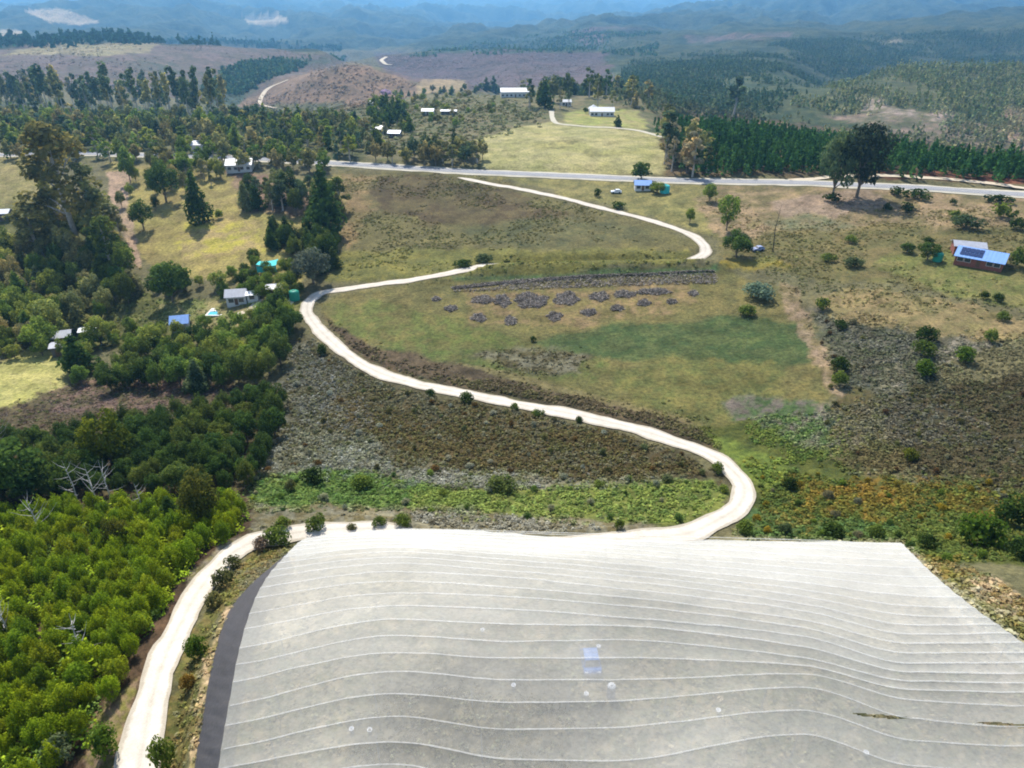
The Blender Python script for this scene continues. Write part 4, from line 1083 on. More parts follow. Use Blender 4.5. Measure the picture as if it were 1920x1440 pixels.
# ------------------------------------------------------------------ haze
def box_mesh(name, lo, hi, mat):
    (a, b, c), (d, e, f) = lo, hi
    V = np.array([(a,b,c),(d,b,c),(d,e,c),(a,e,c),(a,b,f),(d,b,f),(d,e,f),(a,e,f)], float)
    Q = np.array([(0,3,2,1),(4,5,6,7),(0,1,5,4),(1,2,6,5),(2,3,7,6),(3,0,4,7)])
    return mesh_np(name, V, Q, [mat])
hm = bpy.data.materials.new("haze"); hm.use_nodes = True
hn = hm.node_tree; hn.nodes.clear()
ho = hn.nodes.new("ShaderNodeOutputMaterial"); hv = hn.nodes.new("ShaderNodeVolumePrincipled")
hv.inputs["Color"].default_value = (.25, .60, 1.0, 1)
hv.inputs["Density"].default_value = .000118
hv.inputs["Anisotropy"].default_value = .5
hn.links.new(hv.outputs[0], ho.inputs["Volume"])
ztop = max(H + 2.0, float(ZZ.max()) + 30)
hz = box_mesh("haze", (-34000, -60, float(ZZ.min()) - 1), (34000, 16900, ztop), hm)
tag(link("haze", hz), "pale blue haze filling the air over the valleys", "haze", None, "stuff")

# ------------------------------------------------------------------ buildings
def paint(name, rgb, k=.75, **kw): return solid(name, tuple(P(*rgb, k)), **kw)
M_WHITEW = paint("white_plaster", (235,232,225), .7, rough=.85, noise=.7, amount=.06)
M_BRICK = solid("red_brick", (.23, .085, .06), .85, 4, .25)
M_GREYW = paint("grey_wall", (120,116,110), .6, rough=.85, noise=.8, amount=.12)
M_TIN = solid("pale_tin_roof", (.5, .51, .52), .5, 1.2, .08, spec=.5)
M_BLUETIN = solid("blue_grey_tin_roof", (.17, .32, .62), .45, 1.2, .1, spec=.5)
M_GREYTIN = solid("grey_tin_roof", (.33, .34, .37), .5, 1.0, .14, spec=.5)
M_WHITETIN = solid("white_painted_roof", (.66, .66, .65), .5, 1.0, .1, spec=.5)
M_GLASS = solid("dark_window_glass", (.03, .04, .05), .12, spec=.6)
M_WOOD = solid("brown_door_wood", (.13, .075, .045), .7, 5, .3)
M_PANEL = solid("solar_cells", (.015, .03, .09), .2, spec=.6)
M_TURQ = solid("turquoise_shade_cloth", (.05, .48, .47), .8, 2, .15)
M_GREENP = solid("green_plastic", (.02, .26, .17), .5, 2, .1)
M_TYRE = solid("tyre_rubber", (.02, .02, .02), .9)
M_BLUEC = solid("blue_car_paint", (.01, .13, .42), .3, spec=.5)
M_WHITEC = solid("white_car_paint", (.75, .76, .78), .3, spec=.5)
M_GREYC = solid("grey_plastic", (.16, .16, .18), .5)
M_WATER = solid("pool_water", (.03, .38, .46), .08, spec=.6)
M_POOLRIM = paint("pool_coping", (230,225,215), .8)
def boxes(lst):
    V, Fq, o = [], [], 0
    for (a, b, c, d, e, f) in lst:
        v = np.array([(a,b,c),(d,b,c),(d,e,c),(a,e,c),(a,b,f),(d,b,f),(d,e,f),(a,e,f)], float)
        V.append(v); Fq.append(np.array([(0,3,2,1),(4,5,6,7),(0,1,5,4),(1,2,6,5),(2,3,7,6),(3,0,4,7)]) + o); o += 8
    return np.vstack(V), np.vstack(Fq)
def part(name, lst, mat, parent): return link(name, mesh_np(name, *boxes(lst), [mat]), parent)
def gable_roof(w, d, h, rise, over, mat, parent, thick=.12):
    """ridge along x, standing on walls w by d by h, with raised sheeting ribs"""
    W, D = w / 2 + over, d / 2 + over
    hz = h - rise * over / (d / 2); V, Q = [], []
    for s in (-1, 1):
        o = len(V)
        for z in (0, thick):
            V += [(-W, s * D, hz + z + .01), (W, s * D, hz + z + .01), (W, 0, h + rise + z + .01), (-W, 0, h + rise + z + .01)]
        q = [(0,3,2,1),(4,5,6,7),(0,1,5,4),(1,2,6,5),(3,0,4,7)]
        Q += [tuple(i + o for i in f) for f in q]
    n = max(3, int(w / .9))
    for s in (-1, 1):
        for k in range(n + 1):
            x0 = -W + .03 + (2 * W - .12) * k / n; o = len(V); e = thick + .01
            V += [(x0, s * D * .995, hz + e), (x0 + .06, s * D * .995, hz + e), (x0 + .06, s * .02, h + rise + e - .02), (x0, s * .02, h + rise + e - .02)]
            V += [(a, b, c + .05) for (a, b, c) in V[o:o + 4]]
            Q += [tuple(i + o for i in f) for f in [(4,5,6,7),(0,1,5,4),(1,2,6,5),(2,3,7,6),(3,0,4,7)]]
    return link("roof", mesh_np("roof", np.array(V), np.array(Q), [mat]), parent)
def gable_walls(w, d, h, rise, mat, parent):
    V = [(-w/2,-d/2,-1.5),(w/2,-d/2,-1.5),(w/2,d/2,-1.5),(-w/2,d/2,-1.5),(-w/2,-d/2,h),(w/2,-d/2,h),(w/2,d/2,h),(-w/2,d/2,h),(-w/2,0,h+rise),(w/2,0,h+rise)]
    q4 = np.array([(0,1,5,4),(2,3,7,6)]); q5 = np.array([(1,2,6,9,5),(3,0,4,8,7)])
    return link("wall", mesh_np("wall", np.array(V, float), [q4, q5], [mat]), parent)
def house(name, px, py, w, d, h, rise, rot, wallm, roofm, label, cat="house", door=True, nwin=3, dz=0.0, gable=True):
    p = at(px, py)
    k_ = 1.0 if 'brick' in name else .84; w, d, h, rise = w * k_, d * k_, h * (.5 + .5 * k_), rise * k_
    r = bpy.data.objects.new(name, None); COL.objects.link(r)
    r.location = (p[0], p[1], p[2] + dz); r.rotation_euler = (0, 0, rad(rot))
    tag(r, label, cat)
    gable_walls(w, d, h, rise, wallm, r)
    gable_roof(w, d, h, rise, .45, roofm, r)
    if door: part("door", [(-.5, -d/2 - .05, 0.05, .5, -d/2 - .003, 2.1)], M_WOOD, r)
    xs = [x for x in np.linspace(-w / 2 + 1.4, w / 2 - 1.4, nwin) if not door or abs(x) > 1.3]
    for x0 in xs:
        wi = part("window", [(x0 - .75, -d/2 - .04, .85, x0 + .75, -d/2 - .003, 2.1)], M_GLASS, r)
        part("frame", [(x0 - .83, -d/2 - .07, .78, x0 + .83, -d/2 - .045, .86), (x0 - .83, -d/2 - .07, 2.09, x0 + .83, -d/2 - .045, 2.17),
                       (x0 - .83, -d/2 - .068, .86, x0 - .74, -d/2 - .045, 2.09), (x0 + .74, -d/2 - .068, .86, x0 + .83, -d/2 - .045, 2.09)], M_WHITEW, wi)
    return r
# the long brick house with solar panels on the right
a = at(1786, 494); b = at(1872, 513)
L = math.hypot(b[0] - a[0], b[1] - a[1]); ang = math.degrees(math.atan2(b[1] - a[1], b[0] - a[0]))
L = min(L, 19.0)
hs = house("brick_house", 1836, 494, L, 9.0, 2.25, 1.7, ang * .8, M_BRICK, M_BLUETIN, "long red brick house with blue-grey metal roof and solar panels on the right-hand slope", nwin=6, dz=.2)
print('house', L, ang)
sp_ = math.atan2(1.7, 4.5)
for r_ in range(2):
    for c_ in range(5):
        x0 = -L / 2 + .8 + c_ * 1.15; y0 = -4.0 + r_ * 1.75
        me_ = mesh_np("solar_panel", *boxes([(0, 0, 0, 1.05, 1.65, .05)]), [M_PANEL])
        o = link("solar_panel", me_, hs); o.location = (x0, y0, 2.25 + 1.7 * (4.5 + y0) / 4.5 + .24); o.rotation_euler = (sp_, 0, 0)
house("brick_outbuilding", 1812, 474, 8.0, 5.5, 2.6, .9, -20, M_BRICK, M_GREYTIN, "small outbuilding with grey roof close behind the solar-panel house", "outbuilding", nwin=2)
# valley houses
house("white_cottage", 447, 566, 6.8, 6.0, 3.0, 1.6, 10, M_WHITEW, M_GREYTIN, "white walled house with grey roof among garden trees at the bend of the road", nwin=3)
house("white_annex", 477, 562, 3.8, 4.2, 2.5, .5, 8, M_WHITEW, M_WHITETIN, "low white annex with flat white roof beside the white walled house", "annex", door=False, nwin=1)
house("tin_shed", 524, 549, 8.0, 5.0, 2.3, .5, 14, M_GREYW, M_GREYTIN, "long low grey tin shed between the white house and the green tank", "shed", nwin=2)
house("blue_roofed_cottage", 341, 614, 5.4, 5.6, 2.6, 1.7, 14, M_WHITEW, M_BLUETIN, "small cottage with steep blue-grey roof above the dark tree belt", nwin=2)
house("grey_barn", 119, 640, 6.2, 6.0, 2.6, 1.2, 18, M_GREYW, M_GREYTIN, "grey roofed barn in the trees above the yellow meadow", "barn", nwin=1)
house("dark_shed", 113, 664, 3.4, 4.4, 3.2, .5, 18, M_GREYW, M_GREYTIN, "tall dark walled shed with grey roof at the edge of the yellow meadow", "shed", nwin=1)
house("white_roofed_shed", 169, 629, 5.0, 4.0, 2.3, .5, 14, M_GREYW, M_WHITETIN, "shed with bright white roof in the trees left of the cottage", "shed", nwin=1)
house("white_roofed_house", 452, 318, 13, 10, 3.2, 2.2, 8, M_WHITEW, M_WHITETIN, "large house with bright white roof among the trees below the main road", nwin=4)
house("pillared_house", 390, 284, 15, 8, 4.2, 1.6, 4, M_WHITEW, M_TIN, "pale building with a row of openings above the main road in the left wood", "building", nwin=6)
house("roadside_shed", 72, 281, 8, 5, 2.6, .8, 0, M_GREYW, M_WHITETIN, "small white roofed shed beside the main road at the left", "shed", nwin=2)
house("hidden_house", 6, 410, 8, 6, 3.0, 1.2, 10, M_GREYW, M_WHITETIN, "white roof showing between trees at the left edge of the picture", nwin=2)
house("road_cottage", 1204, 355, 7.5, 6, 2.6, 1.5, -4, M_WHITEW, M_BLUETIN, "little white cottage with blue-grey roof below the main road beside a round dark tree", nwin=2)
# farm hill
house("white_farmhouse", 1128, 217, 18, 9, 3.4, 2.4, -3, M_WHITEW, M_WHITETIN, "long white farmhouse with pale roof on the lawn above the yellow field", nwin=6)
house("farmhouse_wing", 1112, 212, 9, 7, 3.2, 2.0, 84, M_WHITEW, M_TIN, "white wing standing at the left end of the long farmhouse", "house wing", nwin=2)
house("white_hall", 966, 181, 26, 12, 4.2, 2.6, 3, M_WHITEW, M_WHITETIN, "big white roofed hall on the crest of the farm hill", "hall", nwin=7)
house("gate_cottage", 1061, 198, 8, 6, 3, 1.4, 5, M_WHITEW, M_TIN, "small white cottage at the head of the farm track", nwin=2)
house("ridge_house", 1136, 174, 11, 7, 3, 1.6, 0, M_WHITEW, M_WHITETIN, "white house half hidden in the tall trees on the crest", nwin=3)
house("hill_cottage", 702, 200, 8, 6, 3.2, 1.6, 8, M_WHITEW, M_WHITETIN, "white cottage next to the lilac tree on the farm hill", nwin=2)
house("hill_house", 803, 215, 9, 6, 2.8, 1.4, -5, M_WHITEW, M_TIN, "low pale house in the middle of the farm hill scrub", nwin=3)
house("hill_shed", 842, 214, 12, 5, 2.3, .7, -3, M_GREYW, M_TIN, "long pale shed right of the low house in the farm hill scrub", "shed", nwin=3)
house("cream_house", 708, 250, 8.5, 7, 3, 1.6, 10, M_WHITEW, M_WHITETIN, "white roofed house at the foot of the farm hill beside dark garden trees", nwin=3)
house("blue_roof_house", 741, 257, 7.5, 6, 2.7, 1.2, -8, M_GREYW, M_BLUETIN, "house with dull blue roof low on the farm hill", nwin=2)

def lathe(prof, sides=20):
    V, Q = [], []
    for r_, z_ in prof:
        for k in range(sides): w_ = 2 * math.pi * k / sides; V.append((r_ * math.cos(w_), r_ * math.sin(w_), z_))
    for i in range(len(prof) - 1):
        for k in range(sides): Q.append((i*sides+k, i*sides+(k+1) % sides, (i+1)*sides+(k+1) % sides, (i+1)*sides+k))
    return np.array(V), np.array(Q)
def tank(name, px, py, r, h, mat, label, capm=None, cat="water tank"):
    p = at(px, py); o = bpy.data.objects.new(name, None); COL.objects.link(o); o.location = p; tag(o, label, cat)
    pr = [(0, -.3), (r, -.3)]
    for k in range(9): pr += [(r, h * (k + .1) / 9), (r * 1.03, h * (k + .3) / 9), (r * 1.03, h * (k + .6) / 9), (r, h * (k + .8) / 9)]
    link("body", mesh_np("body", *lathe(pr + [(r, h)]), [mat], smooth_=True), o)
    link("lid", mesh_np("lid", *lathe([(r * 1.0, h - .02), (r * .9, h + r * .16), (r * .5, h + r * .3), (r * .22, h + r * .34), (r * .22, h + r * .42), (0, h + r * .42)]), [capm or mat], smooth_=True), o)
    return o
tank("water_tank", 553, 562, 1.45, 2.6, M_GREENP, "bright green water tank beside the gravel road bend")
tank("water_tank", 1757, 489, 1.3, 2.2, M_GREENP, "dark green water tank left of the solar-panel house")
tank("water_tank", 1246, 361, 1.9, 2.6, M_TURQ, "turquoise tank half hidden by a bush next to the little cottage below the main road")
tank("storage_drum", 1145, 1306, .4, 1.5, M_GREYC, "narrow grey drum with white domed lid standing under the netting", M_TIN, "drum")
# turquoise shade shelter
p = at(504, 508); sh = bpy.data.objects.new("shade_shelter", None); COL.objects.link(sh); sh.location = p; sh.rotation_euler = (0, 0, rad(6))
tag(sh, "turquoise shade cloth shelter in the garden trees above the white house", "shelter")
g = np.linspace(-1, 1, 9); gx, gy = np.meshgrid(g, g, indexing='ij')
V = np.stack([gx * 3.1, gy * 2.4, 2.9 - .5 * (1 - gx**2) * .6 + .25 * gx * gy], -1).reshape(-1, 3); ii = np.arange(81).reshape(9, 9)
link("cover", mesh_np("cover", np.vstack([V, V - [0, 0, .04]]), np.vstack([(q := np.stack([ii[:-1,:-1], ii[1:,:-1], ii[1:,1:], ii[:-1,1:]], -1).reshape(-1, 4)), q[:, ::-1] + 81]), [M_TURQ]), sh)
part("side_panel", [(-3.1, -2.42, .4, 3.1, -2.38, 2.5)], M_TURQ, sh)
for sx in (-3, 3):
    for sy_ in (-2.3, 2.3): 
        o = link("post", mesh_np("post", *tube([(0, 0, -.5), (0, 0, 2.75)], [.06, .06], 8), [M_STEEL]), sh); o.location = (sx, sy_, 0)
# garden pool
p = at(404, 588); pl = bpy.data.objects.new("garden_pool", None); COL.objects.link(pl); pl.location = p; tag(pl, "small turquoise garden pool with white paved rim right of the blue-roofed cottage", "pool")
part("rim", [(-2.4, 1.2, -.6, 2.4, 3.6, .25), (-2.4, -2.0, -.6, 2.4, -1.5, .25), (-2.4, -1.49, -.6, -1.9, 1.19, .25), (1.9, -1.49, -.6, 2.4, 1.19, .25)], M_POOLRIM, pl)
part("water", [(-1.89, -1.49, -.6, 1.89, 1.19, .16)], M_WATER, pl)

# ------------------------------------------------------------------ cars
def car(name, px, py, rot, paintm, label, L=4.2, Wd=1.75, hh=1.5, bon=.18):
    p = at(px, py); o = bpy.data.objects.new(name, None); COL.objects.link(o); o.location = p; o.rotation_euler = (0, 0, rad(rot)); tag(o, label, "car")
    prof = [(-L/2, .35), (-L/2, .78), (-L/2 + .15, .92), (-L*bon, 1.0), (-L*(bon - .16), hh - .04), (-L*(bon - .24), hh), (L*.33, hh - .03), (L*.44, 1.02), (L/2, .95), (L/2, .35)]
    V = []
    for x_, z_ in prof:
        tw = Wd / 2 * (1.0 if z_ < 1.03 else .80)
        V += [(x_, -tw, z_), (x_, tw, z_)]
    n = len(prof); Q = [(2*i, 2*((i+1) % n), 2*((i+1) % n)+1, 2*i+1) for i in range(n)]
    sides_ = [np.array([[2*i for i in range(n)]]), np.array([[2*i+1 for i in range(n)][::-1]])]
    link("body", mesh_np("body", np.array(V, float), [np.array(Q)] + sides_, [paintm]), o)
    def glass(nm_, pts): link(nm_, mesh_np(nm_, np.array(pts, float), np.array([[0, 1, 2, 3]]), [M_GLASS]), o)
    a0, b0 = prof[3], prof[4]
    lerp = lambda A_, B_, t: (A_[0] + (B_[0]-A_[0])*t, A_[1] + (B_[1]-A_[1])*t)
    lo, hi = lerp(a0, b0, .1), lerp(a0, b0, .92)
    glass("windscreen", [(lo[0]-.02, -Wd*.43, lo[1]+.02), (lo[0]-.02, Wd*.43, lo[1]+.02), (hi[0]-.02, Wd*.37, hi[1]+.02), (hi[0]-.02, -Wd*.37, hi[1]+.02)])
    a1, b1 = prof[7], prof[6]; lo, hi = lerp(a1, b1, .15), lerp(a1, b1, .9)
    glass("rear_window", [(lo[0]+.02, Wd*.41, lo[1]+.02), (lo[0]+.02, -Wd*.41, lo[1]+.02), (hi[0]+.02, -Wd*.37, hi[1]+.02), (hi[0]+.02, Wd*.37, hi[1]+.02)])
    for s in (-1, 1):
        glass("side_window", [(-L*(bon - .06), s*(Wd/2*.985+.01), 1.04), (L*.38, s*(Wd/2*.985+.01), 1.04), (L*.31, s*(Wd/2*.82+.012), hh-.1), (-L*(bon - .18), s*(Wd/2*.82+.012), hh-.1)])
        part("headlight", [(-L/2 - .02, s*Wd*.36 - .17, .66, -L/2 + .03, s*Wd*.36 + .17, .8)], M_WHITEC, o)
        for x_ in (-L*.31, L*.3):
            wv, wf = lathe([(0, -.11), (.2, -.11), (.32, -.09), (.33, 0), (.32, .09), (.2, .11), (0, .11)], 18)
            wh = link("wheel", mesh_np("wheel", wv, wf, [M_TYRE], smooth_=True), o); wh.location = (x_, s * (Wd/2 - .09), .33); wh.rotation_euler = (rad(90), 0, 0)
    part("bumper", [(-L/2 - .06, -Wd*.47, .36, -L/2 - .003, Wd*.47, .56)], M_GREYC, o)
    return o
car("parked_car", 1107, 1249, 93, M_BLUEC, "blue car parked under the white netting, seen from above", 2.7, 1.7, 1.6, .36)
car("parked_car", 1420, 470, 20, solid("lilac_grey_paint", (.26, .30, .44), .4), "small lilac grey car in the shade beside the upper road bend")
car("parked_car", 1155, 362, 5, M_WHITEC, "white car parked on the grass left of the little cottage below the main road")
bv, bf = lathe([(0, 0), (.13, 0), (.17, .34), (.18, .34), (.18, .37), (.15, .37), (.13, .04), (0, .04)], 14)
bme = mesh_np("bucket", bv, bf, [M_WHITEC], smooth_=True)
for (bx, by, lb) in [(905,1186,"small white bucket under the net left of the blue car"), (1122,1217,"small white bucket just behind the blue car under the net"),
        (1099,1306,"white bucket left of the grey drum under the net"), (963,1290,"white bucket under the net at the left below the blue car"),
        (1346,1337,"lone white bucket under the net well right of the grey drum"), (1622,1416,"pale bucket under the net near the long slits"),
        (660,1372,"left one of two white buckets low on the left of the net"), (694,1374,"right one of two white buckets low on the left of the net")]:
    p = hit([bx], [by])[0]; o = link("bucket", bme, None, p); o.scale = (1.25, 1.25, 1.25); tag(o, lb, "bucket", "white buckets under the net")

# ------------------------------------------------------------------ trees and bushes one can point at
D, B_, M_, O_ = G_DARK[0], G_BRIGHT[0], G_MID[0], G_OLIVE[0]
BIG = lin(112,108,66,.5)
for (k, a, b, c, w, col, lb) in [
 ('gum',150,470,208,120,BIG,"tallest gum tree in the left wood, its olive crown rising above the main road"),
 ('gum',122,455,305,80,O_,"olive gum tree left of the tallest gum in the left wood"),
 ('gum',192,470,300,84,G_OLIVE[1],"grey green gum tree right of the tallest gum beside the dirt strip"),
 ('gum',78,490,378,80,O_,"shorter loose gum tree near the left edge of the valley wood"),
 ('gum',215,520,400,70,G_DARK[2],"dark gum tree at the foot of the dirt strip"),
 ('broad',40,934,828,118,D,"big round dark tree at the left edge behind the bright thicket"),
 ('broad',213,880,770,82,lin(84,92,30,.5),"domed tree with yellowish top standing out of the dark thicket"),
 ('broad',383,985,884,70,lin(84,88,40,.5),"olive topped tree at the top corner of the bright thicket"),
 ('cone',326,985,925,48,D,"small dark pointed tree at the upper edge of the bright thicket"),
 ('broad',226,1030,970,46,lin(78,82,34,.5),"small yellow-topped dark tree inside the bright thicket"),
 ('cone',374,733,668,44,G_BLUE[0],"lone cone shaped tree in front of the dark tree belt"),
 ('cone',152,700,620,60,D,"tall dark pointed tree beside the dark walled shed"),
 ('broad',80,655,598,60,M_,"yellow green tree behind the grey barn"),
 ('broad',190,645,590,46,G_MID[2],"bushy light green tree right of the grey barn"),
 ('cone',375,417,308,44,D,"tall dark conifer on the grassy clearing"),
 ('broad',270,430,372,40,D,"round dark tree standing right beside the dirt strip"),
 ('broad',245,342,272,30,M_,"slim tree at the top of the dirt strip by the main road"),
 ('broad',312,378,298,56,D,"dark tree left of the tall conifer on the clearing"),
 ('broad',345,330,282,44,M_,"green tree above the tall conifer near the main road"),
 ('shrub',412,410,390,16,M_,"tiny round tree alone on the grassy clearing"),
 ('broad',478,495,464,24,D,"little round tree beside the turquoise shade shelter"),
 ('broad',588,532,462,66,lin(92,100,88,.5),"grey leaved round tree at the road bend"),
 ('broad',545,620,575,48,D,"dark tree between the driveway and the gravel road"),
 ('broad',325,565,488,76,D,"large dark spreading tree on the lawn left of the white house"),
 ('cone',615,440,296,66,D,"tallest dark tree of the clump above the road bend"),
 ('broad',1202,338,303,40,D,"round dark tree standing alone beside the main road"),
 ('broad',1232,362,340,30,M_,"green bush growing against the turquoise tank"),
 ('broad',1560,372,236,62,G_BLUE[0],"left one of two tall dark trees beside the main road"),
 ('broad',1606,370,214,88,lin(54,64,48,.42),"right and taller one of two tall dark trees beside the main road"),
 ('gum',1298,332,248,42,lin(160,148,118,.5),"pale dry crowned gum tree at the corner of the plantation"),
 ('broad',1330,378,342,26,M_,"dark green tree on the tan slope just right of the upper road"),
 ('broad',1362,432,358,40,M_,"leafy tree above the dark round one by the upper road bend"),
 ('broad',1380,482,432,54,D,"dark spreading tree at the upper road bend"),
 ('broad',1293,418,388,18,M_,"small tree on the outer side of the upper road"),
 ('broad',1738,488,452,40,D,"dark round tree left of the green water tank"),
 ('broad',1700,474,455,26,D,"small round bush left of the dark tree near the solar-panel house"),
 ('cone',748,224,180,28,D,"dark pointed tree between the white cottages on the farm hill"),
 ('broad',722,215,178,26,D,"dark tree just below the lilac tree on the farm hill"),
 ('broad',724,182,166,20,lin(178,160,190,.5),"lilac flowering tree on the crest of the farm hill"),
 ('cone',912,172,142,18,D,"left one of a dark pair of conifers on the farm hill crest"),
 ('cone',926,174,140,18,D,"right one of a dark pair of conifers on the farm hill crest"),
 ('cone',1158,238,213,16,D,"small dark conifer at the right end of the farmhouse lawn"),
 ('broad',1098,213,200,10,D,"small dark bush at the left end of the long farmhouse"),
 ('gum',1250,300,205,50,G_BLUE[1],"tall blue-grey gum at the right corner of the yellow field"),
 ('gum',1375,222,140,46,G_BLUE[1],"tall dark gum rising from the hillside behind the plantation"),
 ]:
    lod = 0 if b > 360 else 1
    plant_px(k, lod, a, b, c, w, vary(col, .08), lb, None, "tree" if k != 'shrub' else "tree", name={'cone': 'conifer_tree', 'gum': 'gum_tree', 'broad': 'broadleaf_tree', 'pole': 'gum_tree', 'shrub': 'young_tree'}[k])
BUSH = lin(92,118,44,.5)
for (a, b, w, h, col, lb) in [
 (1732,640,48,34,D,"upper dark bush of the column on the right slope"), (1728,665,46,34,M_,"second bush down in the column on the right slope"),
 (1730,702,44,32,BUSH,"lowest bush of the column on the right slope"), (1808,677,42,32,BUSH,"bright green round bush alone on the grey slope at the right"),
 (1855,640,30,26,M_,"round bush near the right edge above the dark heath"), (1572,692,40,26,D,"dark bush at the footpath on the right slope"),
 (1573,723,34,30,M_,"bright bush below the dark one at the footpath"), (1540,580,34,26,M_,"dark bush at the top of the footpath"),
 (1575,615,30,20,D,"dull bush right of the footpath top"), (1832,1020,84,66,BUSH,"large bright green bush behind the right corner of the net"),
 (1885,985,70,60,D,"dark bush at the right edge above the large bright one"), (1905,1045,50,40,D,"dark green bush at the right edge below the large bright one"),
 (1740,1030,44,30,D,"dark bush right beside the far corner of the net"), (1560,1005,50,26,D,"dark bush just behind the far edge of the net"),
 (1640,1005,34,24,M_,"green bush behind the net near its far corner"), (1480,915,30,24,D,"dark bush right of the road bow"),
 (1395,1000,40,26,M_,"olive bush on the outer side of the road bow"), (1345,885,30,20,M_,"bush inside the bow close to the gravel road"),
 (875,753,34,20,D,"dark green bush at the near side of the gravel road"), (808,740,22,12,D,"small dark bush left of the bigger one on the road's near side"),
 (965,768,20,14,M_,"small bush right of the bigger one on the road's near side"), (1010,778,26,12,M_,"low bush further right on the road's near side"),
 (1085,790,18,10,D,"tiny dark bush on the road's near side"), (605,664,24,22,D,"dark bush where the road leaves the left bend"),
 (520,1022,56,36,M_,"green bush on the verge beside the top corner of the net"), (490,1030,34,26,lin(130,116,104,.5),"grey brown bush on the verge left of the net corner"),
 (437,1062,34,24,lin(104,110,66,.5),"grey green bush on the road verge"), (421,1098,44,34,G_OLIVE[1],"dark olive bush on the road verge below the grey green one"),
 (404,1136,40,28,G_OLIVE[0],"olive bush on the road verge halfway down"), (372,1230,44,44,BUSH,"bright green bush between the road and the net"),
 (356,1290,30,30,lin(140,112,50,.5),"rusty brown bush between the road and the net"), (312,1440,56,66,lin(104,122,52,.5),"green bush at the bottom of the verge"),
 (205,1410,62,54,BUSH,"bright green bush at the thicket's lower corner by the road"), (120,1425,60,50,lin(130,140,100,.5),"pale grey green bush at the bottom of the thicket"),
 (595,988,46,26,M_,"bright bush on the far verge above the net corner"), (530,990,36,22,M_,"green bush on the far verge beside the road"),
 (710,985,30,18,M_,"round green bush behind the left part of the net"), (755,985,36,22,M_,"second round green bush behind the left part of the net"),
 (660,992,20,12,lin(120,120,84,.5),"small grey bush at the road behind the net"), (1160,990,22,18,M_,"little green bush behind the middle of the net"),
 (545,920,22,24,G_OLIVE[1],"dark bush in the green hollow below the thicket"), (940,918,60,24,lin(100,112,60,.5),"wide olive bush in the green hollow"),
 (680,915,46,26,M_,"dark green bush at the left of the green hollow"), (590,905,50,30,D,"dark green bush clump beside the thicket's edge"),
 (1720,374,54,24,D,"wide dark bush just below the main road at the right"), (1680,366,30,20,D,"small dark bush left of the wide one below the main road"),
 (1700,396,32,22,D,"round dark bush below the wide one near the main road"), (1662,396,22,18,D,"small round bush left of the round dark one"),
 (1815,428,60,30,G_BLUE[0],"broad grey green bush on the slope above the solar-panel house"), (1790,410,40,20,M_,"green bush above the broad grey green one"),
 (1880,410,60,34,M_,"large bush on the slope at the right edge"), (1870,380,50,18,D,"dark bush close to the main road at the right edge"),
 (1905,430,34,26,D,"dark bush at the very right edge of the slope"), (1558,378,36,20,D,"dark bush at the foot of the two tall trees"),
 (1785,384,18,14,D,"tiny bush on the slope below the main road"), (1740,456,22,14,D,"low bush between the slope and the dark round tree"),
 (1595,455,30,16,M_,"low green bush in the dry grass left of the solar-panel house"), (1555,490,32,18,M_,"bush on the crest of the right slope"),
 (1600,500,40,20,G_BLUE[0],"grey bush on the crest of the right slope"), (1845,560,22,16,D,"dark garden bush in front of the solar-panel house"),
 (1870,565,22,18,D,"second dark garden bush in front of the solar-panel house"), (1905,500,40,44,M_,"tall bush right of the solar-panel house"),
 (1880,600,30,20,M_,"bush on the lawn below the solar-panel house"), (1160,390,36,14,D,"dark bush beside the upper gravel road"),
 (1120,368,20,18,D,"dark bush in the grass left of the white car"), (870,499,40,14,D,"green bush on the bank above the cleared field"),
 (905,492,40,18,G_BLUE[0],"grey bush on the bank above the cleared field"), (1420,560,60,34,lin(120,140,120,.5),"silvery blue-green bush right of the brush windrow"),
 (1400,590,34,22,M_,"green bush below the silvery blue-green one"), (1000,640,14,12,D,"tiny dark bush in the green band of the field"),
 (375,735,44,26,D,"dark bush in the felled branches above the thicket"),
 (1470,1000,30,22,G_BLUE[0],"grey green bush behind the net right of the road"), (1705,860,36,22,lin(96,104,40,.5),"yellow green bush in the dark heath"),
 ]:
    p = at(a, b); dep = proj(*p)[2]
    hh = (H - p[2]) - p[1] * float(s_of(b - h))
    plant('shrub', 0 if b > 420 else 1, p[0], p[1], max(.5, hh * .95), w * dep / F, vary(tuple(q * .66 for q in col), .1), lb, "single bushes on the slopes", "bush", name="bush")

cnt['heath'] = stand(HEATH, 4.2, 120, ['shrub'], 0, (.7, 1.5), (.9, 1.5), [lin(118,120,104,.5), lin(96,104,70,.5), lin(84,84,52,.5), lin(104,84,52,.5), lin(140,142,128,.5)],
  "low rounded bush in the brown heath inside the road's bow", "bushes in the heath inside the bow", "bush", clear=1.0, name="heath_bush")
cnt['slopeR'] = stand([(1620,760),(1760,720),(2000,690),(2000,960),(1900,930),(1690,890),(1560,860),(1520,600),(1640,600)], 5.5, 90, ['shrub'], 0, (.7, 1.6), (.9, 1.5), [lin(96,100,62,.5), lin(78,78,50,.5), lin(112,110,88,.5), lin(86,70,50,.5)],
  "low bush in the dark scrub of the right-hand slope", "bushes in the scrub of the right slope", "bush", name="slope_bush")
cnt['marsh'] = stand([(1400,900),(1500,880),(1650,900),(2000,900),(2000,1050),(1730,1060),(1690,1010),(1420,1005)], 4.5, 70, ['shrub'], 0, (.8, 1.8), (.9, 1.5), [lin(88,108,44,.5), lin(70,90,44,.5), lin(122,112,44,.5), lin(104,104,84,.5)],
  "leafy bush in the green and rusty scrub behind the net's far corner", "bushes behind the far corner of the net", "bush", clear=1.0, name="marsh_bush")
